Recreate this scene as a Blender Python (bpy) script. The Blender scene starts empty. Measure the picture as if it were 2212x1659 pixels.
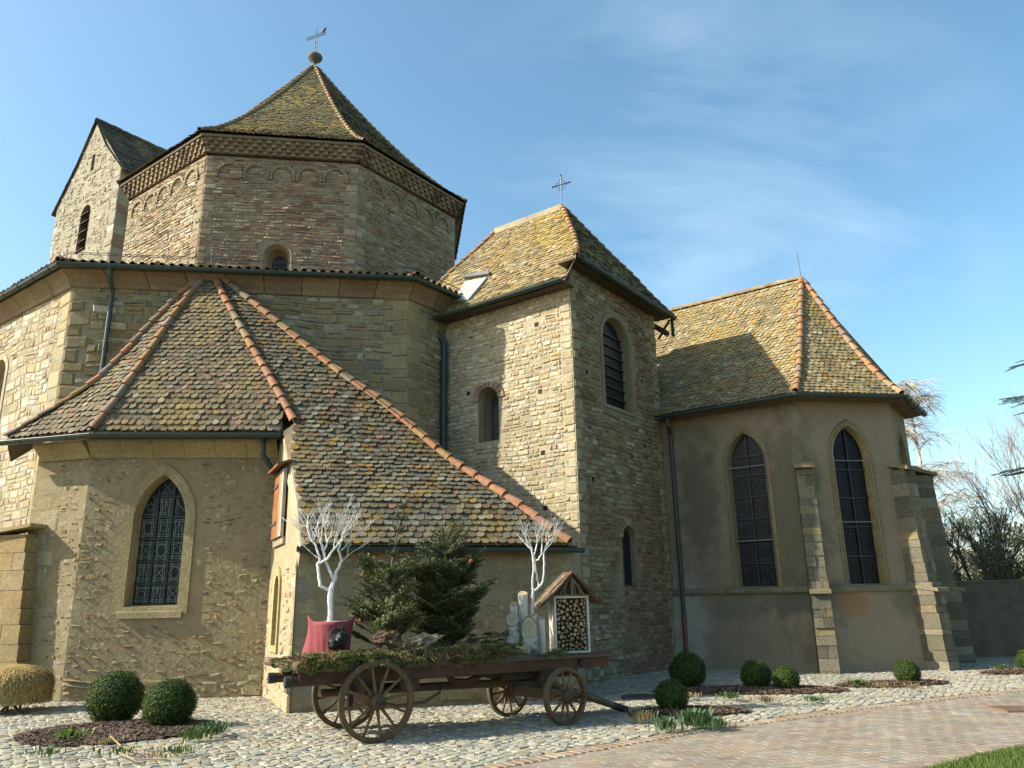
import bpy, math, random
import numpy as np
from mathutils import Vector, Matrix, noise
from mathutils.geometry import tessellate_polygon
random.seed(7)
C = bpy.context.scene
COL = C.collection
R = math.radians
# ------------------------------------------------------------------ camera
CAMZ = 1.65
F_PX, PITCH, ROLL = 1673.7, 0.276, -0.0188        # photo taken as 2212 x 1659
FW = Vector((0, math.cos(PITCH), math.sin(PITCH)))
R0 = Vector((1, 0, 0)); U0 = R0.cross(FW)
RT = R0*math.cos(ROLL)+U0*math.sin(ROLL); UP = U0*math.cos(ROLL)-R0*math.sin(ROLL)
cam = bpy.data.cameras.new('camera'); camo = bpy.data.objects.new('camera', cam); COL.objects.link(camo)
m = Matrix((RT, UP, -FW)).transposed().to_4x4(); m.translation = Vector((0, 0, CAMZ)); camo.matrix_world = m
cam.sensor_width = 36; cam.lens = F_PX/2212*36; cam.clip_end = 3000; cam.clip_start = .05
C.camera = camo
# ------------------------------------------------------------------ light
SUN_AZ, SUN_EL = 79.0, 34.0                        # direction the light travels (clockwise from +Y)
TR = Vector((math.sin(R(SUN_AZ))*math.cos(R(SUN_EL)), math.cos(R(SUN_AZ))*math.cos(R(SUN_EL)), -math.sin(R(SUN_EL))))
sl = bpy.data.lights.new('sun', 'SUN'); sl.energy = 5.0; sl.angle = R(.53); sl.color = (1, .93, .80)
so = bpy.data.objects.new('sun', sl); COL.objects.link(so); so.rotation_euler = TR.to_track_quat('-Z', 'Y').to_euler(); so.location = (-30, 0, 40)
w = bpy.data.worlds.new('World'); C.world = w; w.use_nodes = True
nt = w.node_tree; nt.nodes.clear()
out = nt.nodes.new('ShaderNodeOutputWorld'); bg = nt.nodes.new('ShaderNodeBackground'); sky = nt.nodes.new('ShaderNodeTexSky')
sky.sky_type = 'NISHITA'; sky.sun_disc = False; sky.sun_elevation = R(SUN_EL); sky.sun_rotation = R(SUN_AZ+180)
sky.air_density = 1.0; sky.dust_density = 1.8; sky.ozone_density = 1.6; sky.altitude = 200
bg.inputs[1].default_value = .135
# thin cirrus in the sky itself
tc = nt.nodes.new('ShaderNodeTexCoord'); mp = nt.nodes.new('ShaderNodeMapping'); nz = nt.nodes.new('ShaderNodeTexNoise')
mp.inputs['Location'].default_value = (.9, .35, .2); mp.inputs['Rotation'].default_value = (.2, .9, 1.1); mp.inputs['Scale'].default_value = (1.0, 4.2, 3.0)
nz.inputs['Scale'].default_value = 1.5; nz.inputs['Detail'].default_value = 7; nz.inputs['Roughness'].default_value = .55; nz.inputs['Distortion'].default_value = .35
rp = nt.nodes.new('ShaderNodeValToRGB'); rp.color_ramp.elements[0].position = .44; rp.color_ramp.elements[1].position = .80
rp.color_ramp.elements[1].color = (.34, .34, .34, 1)
mx = nt.nodes.new('ShaderNodeMix'); mx.data_type = 'RGBA'; mx.inputs['B'].default_value = (6.6, 7.2, 7.8, 1)
nt.links.new(tc.outputs['Generated'], mp.inputs[0]); nt.links.new(mp.outputs[0], nz.inputs['Vector']); nt.links.new(nz.outputs[0], rp.inputs[0])
FV = FW+RT*((1500-1106)/F_PX)+UP*((829.5-520)/F_PX); FV.normalize()
vn = nt.nodes.new('ShaderNodeVectorMath'); vn.operation = 'NORMALIZE'; vd = nt.nodes.new('ShaderNodeVectorMath'); vd.operation = 'DOT_PRODUCT'; vd.inputs[1].default_value = FV
cm = nt.nodes.new('ShaderNodeMapRange'); cm.inputs[1].default_value = .93; cm.inputs[2].default_value = 1.0; cmul = nt.nodes.new('ShaderNodeMath'); cmul.operation = 'MULTIPLY'
nt.links.new(tc.outputs['Generated'], vn.inputs[0]); nt.links.new(vn.outputs[0], vd.inputs[0]); nt.links.new(vd.outputs['Value'], cm.inputs[0]); nt.links.new(cm.outputs[0], cmul.inputs[0]); nt.links.new(rp.outputs[0], cmul.inputs[1])
nt.links.new(cmul.outputs[0], mx.inputs['Factor']); nt.links.new(sky.outputs[0], mx.inputs['A'])
hs = nt.nodes.new('ShaderNodeHueSaturation'); hs.inputs['Saturation'].default_value = 1.10; hs.inputs['Hue'].default_value = .481
nt.links.new(mx.outputs['Result'], hs.inputs['Color']); nt.links.new(hs.outputs[0], bg.inputs[0]); nt.links.new(bg.outputs[0], out.inputs[0])
C.view_settings.view_transform = 'Standard'; C.view_settings.look = 'None'; C.view_settings.exposure = 1.0; C.view_settings.gamma = 1
# ------------------------------------------------------------------ helpers
def ray(x, y): return FW+RT*((x-1106)/F_PX)+UP*((829.5-y)/F_PX)
def pz(x, y, z=0.0):
    v = ray(x, y); return Vector((0, 0, CAMZ))+v*((z-CAMZ)/v.z)
def py(x, y, Y):
    v = ray(x, y); return Vector((0, 0, CAMZ))+v*(Y/v.y)
def pl(x, y, P, d):                                   # on the vertical plane through P along d
    v = ray(x, y); n = (-d[1], d[0]); t = (P[0]*n[0]+P[1]*n[1])/(v.x*n[0]+v.y*n[1]); return Vector((0, 0, CAMZ))+v*t
def proj(P):
    q = Vector(P)-Vector((0, 0, CAMZ)); z = q.dot(FW); return (1106+F_PX*q.dot(RT)/z, 829.5-F_PX*q.dot(UP)/z)
def az(a): return Vector((math.sin(R(a)), math.cos(R(a))))
def V3(p, z): return Vector((p[0], p[1], z))
def lerp(a, b, t): return a*(1-t)+b*t
def rnd(a, b): return random.uniform(a, b)
MATS = {}
def mat(name, rough=.85, bump=.3, bscale=30, var=.35, vscale=6, col=None, spec=.3, bdist=.02, dirt=None, spots=None, trans=0, streak=None):
    if name in MATS: return MATS[name]
    M = bpy.data.materials.new(name); M.use_nodes = True; t = M.node_tree; N = t.nodes; Lk = t.links
    b = N['Principled BSDF']; b.inputs['Roughness'].default_value = rough; b.inputs['Specular IOR Level'].default_value = spec
    if col is None:
        a = N.new('ShaderNodeAttribute'); a.attribute_name = 'col'; src = a.outputs['Color']
    else:
        a = N.new('ShaderNodeRGB'); a.outputs[0].default_value = (col[0]*.69, col[1]*.67, col[2]*.61, 1); src = a.outputs[0]
    tc = N.new('ShaderNodeTexCoord'); P = tc.outputs['Object']
    def mul(src, fac, lo, hi, tint=(1, 1, 1)):
        mr = N.new('ShaderNodeMapRange'); mr.inputs[1].default_value = .3; mr.inputs[2].default_value = .7; mr.inputs[3].default_value = lo; mr.inputs[4].default_value = hi
        Lk.new(fac, mr.inputs[0]); vm = N.new('ShaderNodeVectorMath'); vm.operation = 'SCALE'; Lk.new(src, vm.inputs[0]); Lk.new(mr.outputs[0], vm.inputs['Scale']); return vm.outputs[0]
    n1 = N.new('ShaderNodeTexNoise'); n1.inputs['Scale'].default_value = vscale; n1.inputs['Detail'].default_value = 6; n1.inputs['Roughness'].default_value = .65; Lk.new(P, n1.inputs['Vector'])
    src = mul(src, n1.outputs[0], 1-var, 1+var*.6)
    n3 = N.new('ShaderNodeTexNoise'); n3.inputs['Scale'].default_value = vscale*.12; n3.inputs['Detail'].default_value = 3; Lk.new(P, n3.inputs['Vector'])
    src = mul(src, n3.outputs[0], 1-var*.5, 1+var*.4)
    if dirt:   # patches of another colour: (colour, scale, threshold, width, amount)
        for (dc, ds, th, wd, am) in dirt:
            nn = N.new('ShaderNodeTexNoise'); nn.inputs['Scale'].default_value = ds; nn.inputs['Detail'].default_value = 8; nn.inputs['Roughness'].default_value = .62; Lk.new(P, nn.inputs['Vector'])
            mr = N.new('ShaderNodeMapRange'); mr.inputs[1].default_value = th; mr.inputs[2].default_value = th+wd; mr.inputs[3].default_value = 0; mr.inputs[4].default_value = am; Lk.new(nn.outputs[0], mr.inputs[0])
            mm = N.new('ShaderNodeMix'); mm.data_type = 'RGBA'; mm.inputs['B'].default_value = (*dc, 1); Lk.new(mr.outputs[0], mm.inputs['Factor']); Lk.new(src, mm.inputs['A']); src = mm.outputs['Result']
    if spots:  # stains with a place of their own: (x, y, z, rx, rz, colour, amount)
        geo = N.new('ShaderNodeNewGeometry')
        wn = N.new('ShaderNodeTexNoise'); wn.inputs['Scale'].default_value = 2.3; wn.inputs['Detail'].default_value = 7; wn.inputs['Roughness'].default_value = .6; Lk.new(geo.outputs['Position'], wn.inputs['Vector'])
        for (x, y, z, rx, rz, dc, am) in spots:
            sb = N.new('ShaderNodeVectorMath'); sb.operation = 'SUBTRACT'; sb.inputs[1].default_value = (x, y, z); Lk.new(geo.outputs['Position'], sb.inputs[0])
            ml = N.new('ShaderNodeVectorMath'); ml.operation = 'MULTIPLY'; ml.inputs[1].default_value = (1/rx, 1/rx, 1/rz); Lk.new(sb.outputs[0], ml.inputs[0])
            ln = N.new('ShaderNodeVectorMath'); ln.operation = 'LENGTH'; Lk.new(ml.outputs[0], ln.inputs[0])
            ad = N.new('ShaderNodeMath'); ad.operation = 'MULTIPLY_ADD'; ad.inputs[1].default_value = -2.6; ad.inputs[2].default_value = 1.3; Lk.new(wn.outputs[0], ad.inputs[0])
            a2 = N.new('ShaderNodeMath'); a2.operation = 'ADD'; Lk.new(ln.outputs['Value'], a2.inputs[0]); Lk.new(ad.outputs[0], a2.inputs[1])
            mr = N.new('ShaderNodeMapRange'); mr.inputs[1].default_value = .55; mr.inputs[2].default_value = 1.25; mr.inputs[3].default_value = am; mr.inputs[4].default_value = 0; Lk.new(a2.outputs[0], mr.inputs[0])
            mm = N.new('ShaderNodeMix'); mm.data_type = 'RGBA'; mm.inputs['B'].default_value = (*dc, 1); Lk.new(mr.outputs[0], mm.inputs['Factor']); Lk.new(src, mm.inputs['A']); src = mm.outputs['Result']
    Lk.new(src, b.inputs['Base Color'])
    if bump:
        n2 = N.new('ShaderNodeTexNoise'); n2.inputs['Scale'].default_value = bscale; n2.inputs['Detail'].default_value = 5; n2.inputs['Roughness'].default_value = .6
        if streak:
            mpn = N.new('ShaderNodeMapping'); mpn.inputs['Scale'].default_value = streak; Lk.new(P, mpn.inputs[0]); Lk.new(mpn.outputs[0], n2.inputs['Vector'])
        else: Lk.new(P, n2.inputs['Vector'])
        bp = N.new('ShaderNodeBump'); bp.inputs['Strength'].default_value = bump; bp.inputs['Distance'].default_value = bdist; Lk.new(n2.outputs[0], bp.inputs['Height']); Lk.new(bp.outputs[0], b.inputs['Normal'])
    if trans:
        tb = N.new('ShaderNodeBsdfTranslucent'); Lk.new(src, tb.inputs[0]); ms = N.new('ShaderNodeMixShader'); ms.inputs[0].default_value = trans
        Lk.new(b.outputs[0], ms.inputs[1]); Lk.new(tb.outputs[0], ms.inputs[2]); Lk.new(ms.outputs[0], N['Material Output'].inputs[0])
    MATS[name] = M; return M
def tag(o, label=None, cat=None, group=None, kind=None):
    if label: o['label'] = label
    if cat: o['category'] = cat
    if group: o['group'] = group
    if kind: o['kind'] = kind
    return o
MW = {}
def thing(name, loc=(0, 0, 0), rz=0, label=None, cat=None, group=None):
    o = bpy.data.objects.new(name, None); COL.objects.link(o); o.location = loc; o.rotation_euler = (0, 0, rz); o.empty_display_size = .2
    MW[o.name] = Matrix.Translation(loc) @ Matrix.Rotation(rz, 4, 'Z'); return tag(o, label, cat, group)
ALB = np.array([.675, .65, .56])
class MB:
    def __init__(s): s.v = []; s.f = []; s.c = []
    def face(s, pts, c=(.5, .5, .5)):
        n = len(s.v); s.v += [tuple(p) for p in pts]; s.f.append(tuple(range(n, n+len(pts)))); s.c.append(c)
    def mesh(s, vs, fs, c):
        n = len(s.v); s.v += [tuple(p) for p in vs]; s.f += [tuple(i+n for i in f) for f in fs]
        s.c += ([c]*len(fs) if not isinstance(c, list) else c)
    def box(s, o, a, b, c3, c=(.5, .5, .5), bev=0):     # corner o, edge vectors a, b, c3 (right handed)
        o, a, b, c3 = map(Vector, (o, a, b, c3))
        P = [o, o+a, o+a+b, o+b, o+c3, o+a+c3, o+a+b+c3, o+b+c3]
        s.mesh(P, [(0, 3, 2, 1), (4, 5, 6, 7), (0, 1, 5, 4), (1, 2, 6, 5), (2, 3, 7, 6), (3, 0, 4, 7)], c)
    def bx(s, x0, x1, y0, y1, z0, z1, c=(.5, .5, .5)): s.box((x0, y0, z0), (x1-x0, 0, 0), (0, y1-y0, 0), (0, 0, z1-z0), c)
    def tube(s, pts, rad, c=(.5, .5, .5), n=6, cap=True):
        pts = [Vector(p) for p in pts]
        if not isinstance(rad, (list, tuple)): rad = [rad]*len(pts)
        base = len(s.v); prev = None
        for i, p in enumerate(pts):
            d = (pts[min(i+1, len(pts)-1)]-pts[max(i-1, 0)])
            if d.length < 1e-9: d = Vector((0, 0, 1))
            d.normalize()
            if prev is None: a = d.orthogonal().normalized()
            else:
                a = prev-d*prev.dot(d); a = a.normalized() if a.length > 1e-6 else d.orthogonal().normalized()
            prev = a; b = d.cross(a)
            for k in range(n):
                th = 2*math.pi*k/n; s.v.append(tuple(p+(a*math.cos(th)+b*math.sin(th))*rad[i]))
        for i in range(len(pts)-1):
            for k in range(n):
                q = base+i*n; s.f.append((q+k, q+(k+1) % n, q+n+(k+1) % n, q+n+k)); s.c.append(c)
        if cap:
            s.f.append(tuple(base+k for k in reversed(range(n)))); s.c.append(c)
            q = base+(len(pts)-1)*n; s.f.append(tuple(q+k for k in range(n))); s.c.append(c)
    def loft(s, rings, c=(.5, .5, .5), closed=True, cap=False):
        n = len(rings[0]); base = len(s.v)
        for r in rings: s.v += [tuple(p) for p in r]
        for i in range(len(rings)-1):
            for k in range(n if closed else n-1):
                q = base+i*n; s.f.append((q+k, q+(k+1) % n, q+n+(k+1) % n, q+n+k)); s.c.append(c)
        if cap:
            s.f.append(tuple(base+k for k in reversed(range(n)))); s.c.append(c)
            q = base+(len(rings)-1)*n; s.f.append(tuple(q+k for k in range(n))); s.c.append(c)
    def build(s, name, material, parent=None, smooth=False, loc=None, world=True, label=None):
        me = bpy.data.meshes.new(name)
        vs = np.array(s.v, dtype=np.float64).reshape(-1, 3)
        if parent is not None and world:
            Mi = np.array(MW[parent.name].inverted()); vs = vs@Mi[:3, :3].T+Mi[:3, 3]
        elif parent is None and loc is not None: vs = vs-np.array(loc)
        me.from_pydata(vs.tolist(), [], s.f)
        at = me.attributes.new('col', 'FLOAT_COLOR', 'FACE')
        cc = np.ones((len(s.f), 4)); cc[:, :3] = np.array([x[:3] for x in s.c]).reshape(-1, 3)*ALB
        at.data.foreach_set('color', cc.ravel())
        if smooth: me.polygons.foreach_set('use_smooth', [True]*len(me.polygons))
        me.materials.append(material); me.update()
        o = bpy.data.objects.new(name, me); COL.objects.link(o)
        if parent is not None: o.parent = parent; MW[o.name] = MW[parent.name]
        elif loc is not None: o.location = loc
        if parent is None: MW[o.name] = Matrix.Translation(loc or (0, 0, 0))
        if label: o['label'] = label
        return o
def jit(c, a=.12):
    k = 1+rnd(-a, a); return (c[0]*k*(1+rnd(-.04, .04)), c[1]*k, c[2]*k*(1+rnd(-.06, .06)))
def pick(pal, a=.12):
    t = random.random()*sum(p[0] for p in pal)
    for wgt, c in pal:
        t -= wgt
        if t <= 0: return jit(c, a)
    return jit(pal[-1][1], a)
def inpoly(x, y, poly):
    r = False; j = len(poly)-1
    for i in range(len(poly)):
        xi, yi = poly[i]; xj, yj = poly[j]
        if (yi > y) != (yj > y) and x < (xj-xi)*(y-yi)/(yj-yi)+xi: r = not r
        j = i
    return r
# ------------------------------------------------------------------ palettes (albedo)
CREAM = [(5, (.56, .50, .37)), (3, (.50, .43, .29)), (3, (.68, .64, .54)), (1.2, (.52, .40, .22)), (.35, (.46, .32, .24)), (1, (.42, .38, .30))]
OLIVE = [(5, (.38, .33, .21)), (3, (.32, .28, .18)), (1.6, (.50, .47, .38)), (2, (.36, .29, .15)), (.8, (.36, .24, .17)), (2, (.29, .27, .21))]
PINK = [(4, (.42, .275, .20)), (3, (.47, .36, .26)), (2.2, (.35, .20, .15)), (2.4, (.48, .40, .29)), (.6, (.24, .14, .11)), (1.2, (.55, .48, .38))]
PINKG = [(4, (.41, .34, .235)), (3, (.36, .28, .20)), (1.5, (.38, .25, .185)), (1.6, (.52, .46, .36))]
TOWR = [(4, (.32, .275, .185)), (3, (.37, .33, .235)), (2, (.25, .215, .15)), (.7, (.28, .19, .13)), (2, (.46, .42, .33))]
RED = (.36, .15, .08)
TILEA = [(5, (.20, .17, .108)), (4, (.23, .20, .135)), (2.6, (.185, .135, .088)), (.6, (.31, .19, .11)), (.8, (.28, .18, .13)), (.4, (.33, .24, .10)), (1, (.30, .275, .21))]
TILEB = [(5, (.155, .138, .098)), (4, (.185, .175, .135)), (3, (.145, .115, .075)), (1.3, (.27, .165, .055)), (.5, (.24, .14, .09)), (.8, (.27, .26, .22))]
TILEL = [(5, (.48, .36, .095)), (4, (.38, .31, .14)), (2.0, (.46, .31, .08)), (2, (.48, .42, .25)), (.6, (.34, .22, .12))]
TILEC = [(5, (.38, .31, .17)), (4, (.33, .28, .17)), (1.6, (.43, .29, .11)), (2.2, (.46, .41, .27)), (.8, (.38, .22, .12))]
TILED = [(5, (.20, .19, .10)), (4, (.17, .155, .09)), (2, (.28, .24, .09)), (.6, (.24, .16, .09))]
ORANGE = [(4, (.42, .20, .11)), (2, (.36, .185, .11)), (2, (.31, .23, .17)), (1.2, (.38, .26, .12))]
MORT = (.40, .35, .26)
M_stone = mat('stone', .9, .7, 34, .30, 14, bdist=.02, dirt=[((.17, .14, .085), .55, .50, .22, .38), ((.34, .29, .18), 5, .60, .10, .4)])
M_mortar = mat('lime_mortar', .95, .7, 26, .30, 7, bdist=.03, dirt=[((.24, .2, .13), 1.7, .52, .12, .45)])
M_tile = mat('clay_tile', .85, .5, 60, .40, 30, bdist=.01, dirt=[((.27, .19, .045), .75, .50, .16, .50), ((.10, .09, .06), 1.3, .53, .12, .45), ((.30, .30, .25), 45, .62, .06, .45), ((.34, .22, .05), 26, .62, .05, .55)])
M_ridge = mat('ridge_tile', .8, .4, 40, .35, 9, bdist=.01, dirt=[((.22, .21, .17), 11, .56, .1, .6)])
M_glass = mat('leaded_glass', .38, .3, 14, .3, 5, spec=.22)
M_iron = mat('dark_iron', .5, .1, 30, .2, 8, spec=.5)
M_gutter = mat('green_painted_metal', .45, .1, 12, .18, 3, spec=.5)
M_wood = mat('wood', .75, .5, 14, .4, 8, bdist=.01, streak=(1, 8, 8))
# ------------------------------------------------------------------ masonry
class Wall:
    """vertical wall starting at P (plan), running along d (left to right seen from outside)"""
    def __init__(s, P, d): s.P = Vector(P[:2]); s.d = Vector(d[:2]).normalized(); s.n = Vector((s.d.y, -s.d.x))
    def W(s, a, z, o=0.0):
        q = s.P+s.d*a+s.n*o; return Vector((q.x, q.y, z))
    def s_of(s, x, y): q = pl(x, y, s.P, s.d); return ((Vector(q[:2])-s.P).dot(s.d), q.z)
    def sheet(s, mb, outer, holes=(), c=MORT, o=0.0):
        loops = [[Vector((a, z, 0)) for a, z in outer]]+[[Vector((a, z, 0)) for a, z in h] for h in holes]
        pts = [p for l in loops for p in l]
        tris = tessellate_polygon(loops); fs = []
        for t in tris:
            a, b, cc = (pts[i] for i in t)
            fs.append(t if (b-a).cross(cc-a).z > 0 else t[::-1])
        mb.mesh([s.W(p.x, p.y, o) for p in pts], fs, c)
    def stones(s, mb, outer, holes=(), pal=CREAM, h=(.10, .17), l=(.16, .42), gap=.016, dep=(.008, .04), keep=1.0, quoin=(0, 0), qh=.30, wob=.02, bev=.016, split=.2, pal2=None, qpal=None, tilt=.016, jt=.008):
        xs = [p[0] for p in outer]; zs = [p[1] for p in outer]; x0, x1, z0, z1 = min(xs), max(xs), min(zs), max(zs)
        z = z0; seed = rnd(0, 100)
        def put(a, b, lo, hi, pl_, k=1.0, forced=False):
            if b-a < .04 or hi-lo < .03: return
            mx_, mz_ = (a+b)/2, (lo+hi)/2
            if random.random() > k: return
            cs = [(a, lo), (b, lo), (b, hi), (a, hi)]
            for q in cs+[(mx_, mz_)]:
                if not inpoly(q[0]*.998+mx_*.002, q[1]*.998+mz_*.002, outer): return
            for hh in holes:
                if any(inpoly(q[0], q[1], hh) for q in cs+[(mx_, mz_), (mx_, lo), (mx_, hi)]): return
            D = rnd(*dep); g = gap/2; j = lambda: rnd(-jt, jt)
            wv = lambda q: (q[0], q[1]+wob*math.sin(q[0]*1.7+seed+q[1]*.6)+wob*.6*math.sin(q[0]*4.1+q[1]*2+seed))
            sx = [(a+g, lo+g), (b-g, lo+g), (b-g, hi-g), (a+g, hi-g)]
            bb = min(bev, (b-a)*.3, (hi-lo)*.3); tx, tz = rnd(-tilt, tilt), rnd(-tilt, tilt)
            if forced: tx *= .3; tz *= .3
            bx_ = jt*1.3
            ins = [(a+g+bb*rnd(.7, 1.8)+rnd(0, bx_), lo+g+bb*rnd(.7, 1.5)+rnd(0, bx_)), (b-g-bb*rnd(.7, 1.8), lo+g+bb*rnd(.7, 1.5)), (b-g-bb*rnd(.7, 1.8)-rnd(0, bx_), hi-g-bb*rnd(.7, 1.5)-rnd(0, bx_)), (a+g+bb*rnd(.7, 1.8), hi-g-bb*rnd(.7, 1.5))]
            sg = [(-1, -1), (1, -1), (1, 1), (-1, 1)]
            vo = [s.W(*wv((q[0]+j(), q[1]+j())), -.012) for q in sx]
            vm_ = [s.W(*wv(q), D*.55+max(0, D+sg[i][0]*tx+sg[i][1]*tz)*.2) for i, q in enumerate([(q[0]*.8+sx[i][0]*.2, q[1]*.8+sx[i][1]*.2) for i, q in enumerate(ins)])]
            vi = [s.W(*wv((q[0]*.9+mx_*.1, q[1]*.9+mz_*.1)), max(.004, D+sg[i][0]*tx+sg[i][1]*tz)) for i, q in enumerate(ins)]
            fs = [(8, 9, 10, 11)]
            for i in range(4):
                k2 = (i+1) % 4; fs += [(i, k2, 4+k2, 4+i), (4+i, 4+k2, 8+k2, 8+i)]
            mb.mesh(vo+vm_+vi, fs, pick(pl_, .14))
        qz = z0; qi = 0; QR = []
        while qz < z1-.08:
            hh = min(qh*(1+.25*math.sin(qi*2.3)), z1-qz); QR.append((qz, qz+hh, qi)); qz += hh; qi += 1
        for (a, b, i) in QR:
            ql, qr = quoin; f = (1.5 if i % 2 else 1)
            if ql: put(x0+.001, x0+ql*f, a, b, qpal or pal, 1, True)
            if qr: put(x1-qr*(2.5-f), x1-.001, a, b, qpal or pal, 1, True)
        def qlim(z_):
            for (a, b, i) in QR:
                if a <= z_ < b:
                    f = (1.5 if i % 2 else 1); return (quoin[0]*f, quoin[1]*(2.5-f))
            return (0, 0)
        while z < z1-.05:
            hh = min(rnd(*h), z1-z)
            q = qlim(z+hh/2); q2 = qlim(z+.01); q3 = qlim(z+hh-.01)
            a = x0+max(q[0], q2[0], q3[0]); e = x1-max(q[1], q2[1], q3[1])
            if quoin[0] == 0: a -= 0
            a0 = a
            while a < e-.05:
                b = a+rnd(*l)*(rnd(.9, 1.5) if hh > (h[0]+h[1])/2 else 1)
                if e-b < l[0]*.6: b = e
                PP = pal
                if pal2: PP = pal2[1] if noise.noise(Vector((a*pal2[2], z*pal2[2], seed))) > pal2[0] else pal
                if random.random() < split and hh > .11:
                    mz = z+hh*rnd(.4, .6); put(a, b, z, mz, PP, keep); put(a, b, mz, z+hh, PP, keep)
                else: put(a, b, z, z+hh, PP, keep)
                a = b
            z += hh
# ------------------------------------------------------------------ openings
def arch_loop(cx, z0, w, zs, kind, f=0.0, ha=None, n=9, fb=None):
    """outline of an opening; f grows it outward. kind 'round', 'point' or 'flat'"""
    fb = f if fb is None else fb
    h2 = w/2; L = [(cx-h2-f, z0-fb), (cx+h2+f, z0-fb)]
    if kind == 'round':
        for i in range(0, 2*n+1):
            t = math.pi*i/(2*n); L.append((cx+(h2+f)*math.cos(t), zs+(h2+f)*math.sin(t)))
    elif kind == 'point':
        ha = ha or w*.8; Rr = (ha*ha+h2*h2)/w; cxr = h2-Rr; R2 = Rr+f; t1 = math.acos(min(1, -cxr/R2))
        A = [(cxr+R2*math.cos(t1*i/n), R2*math.sin(t1*i/n)) for i in range(n+1)]
        L += [(cx+a, zs+b) for a, b in A]+[(cx-a, zs+b) for a, b in reversed(A[:-1])]
    else: L += [(cx+h2+f, zs+f), (cx-h2-f, zs+f)]
    return L
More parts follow.
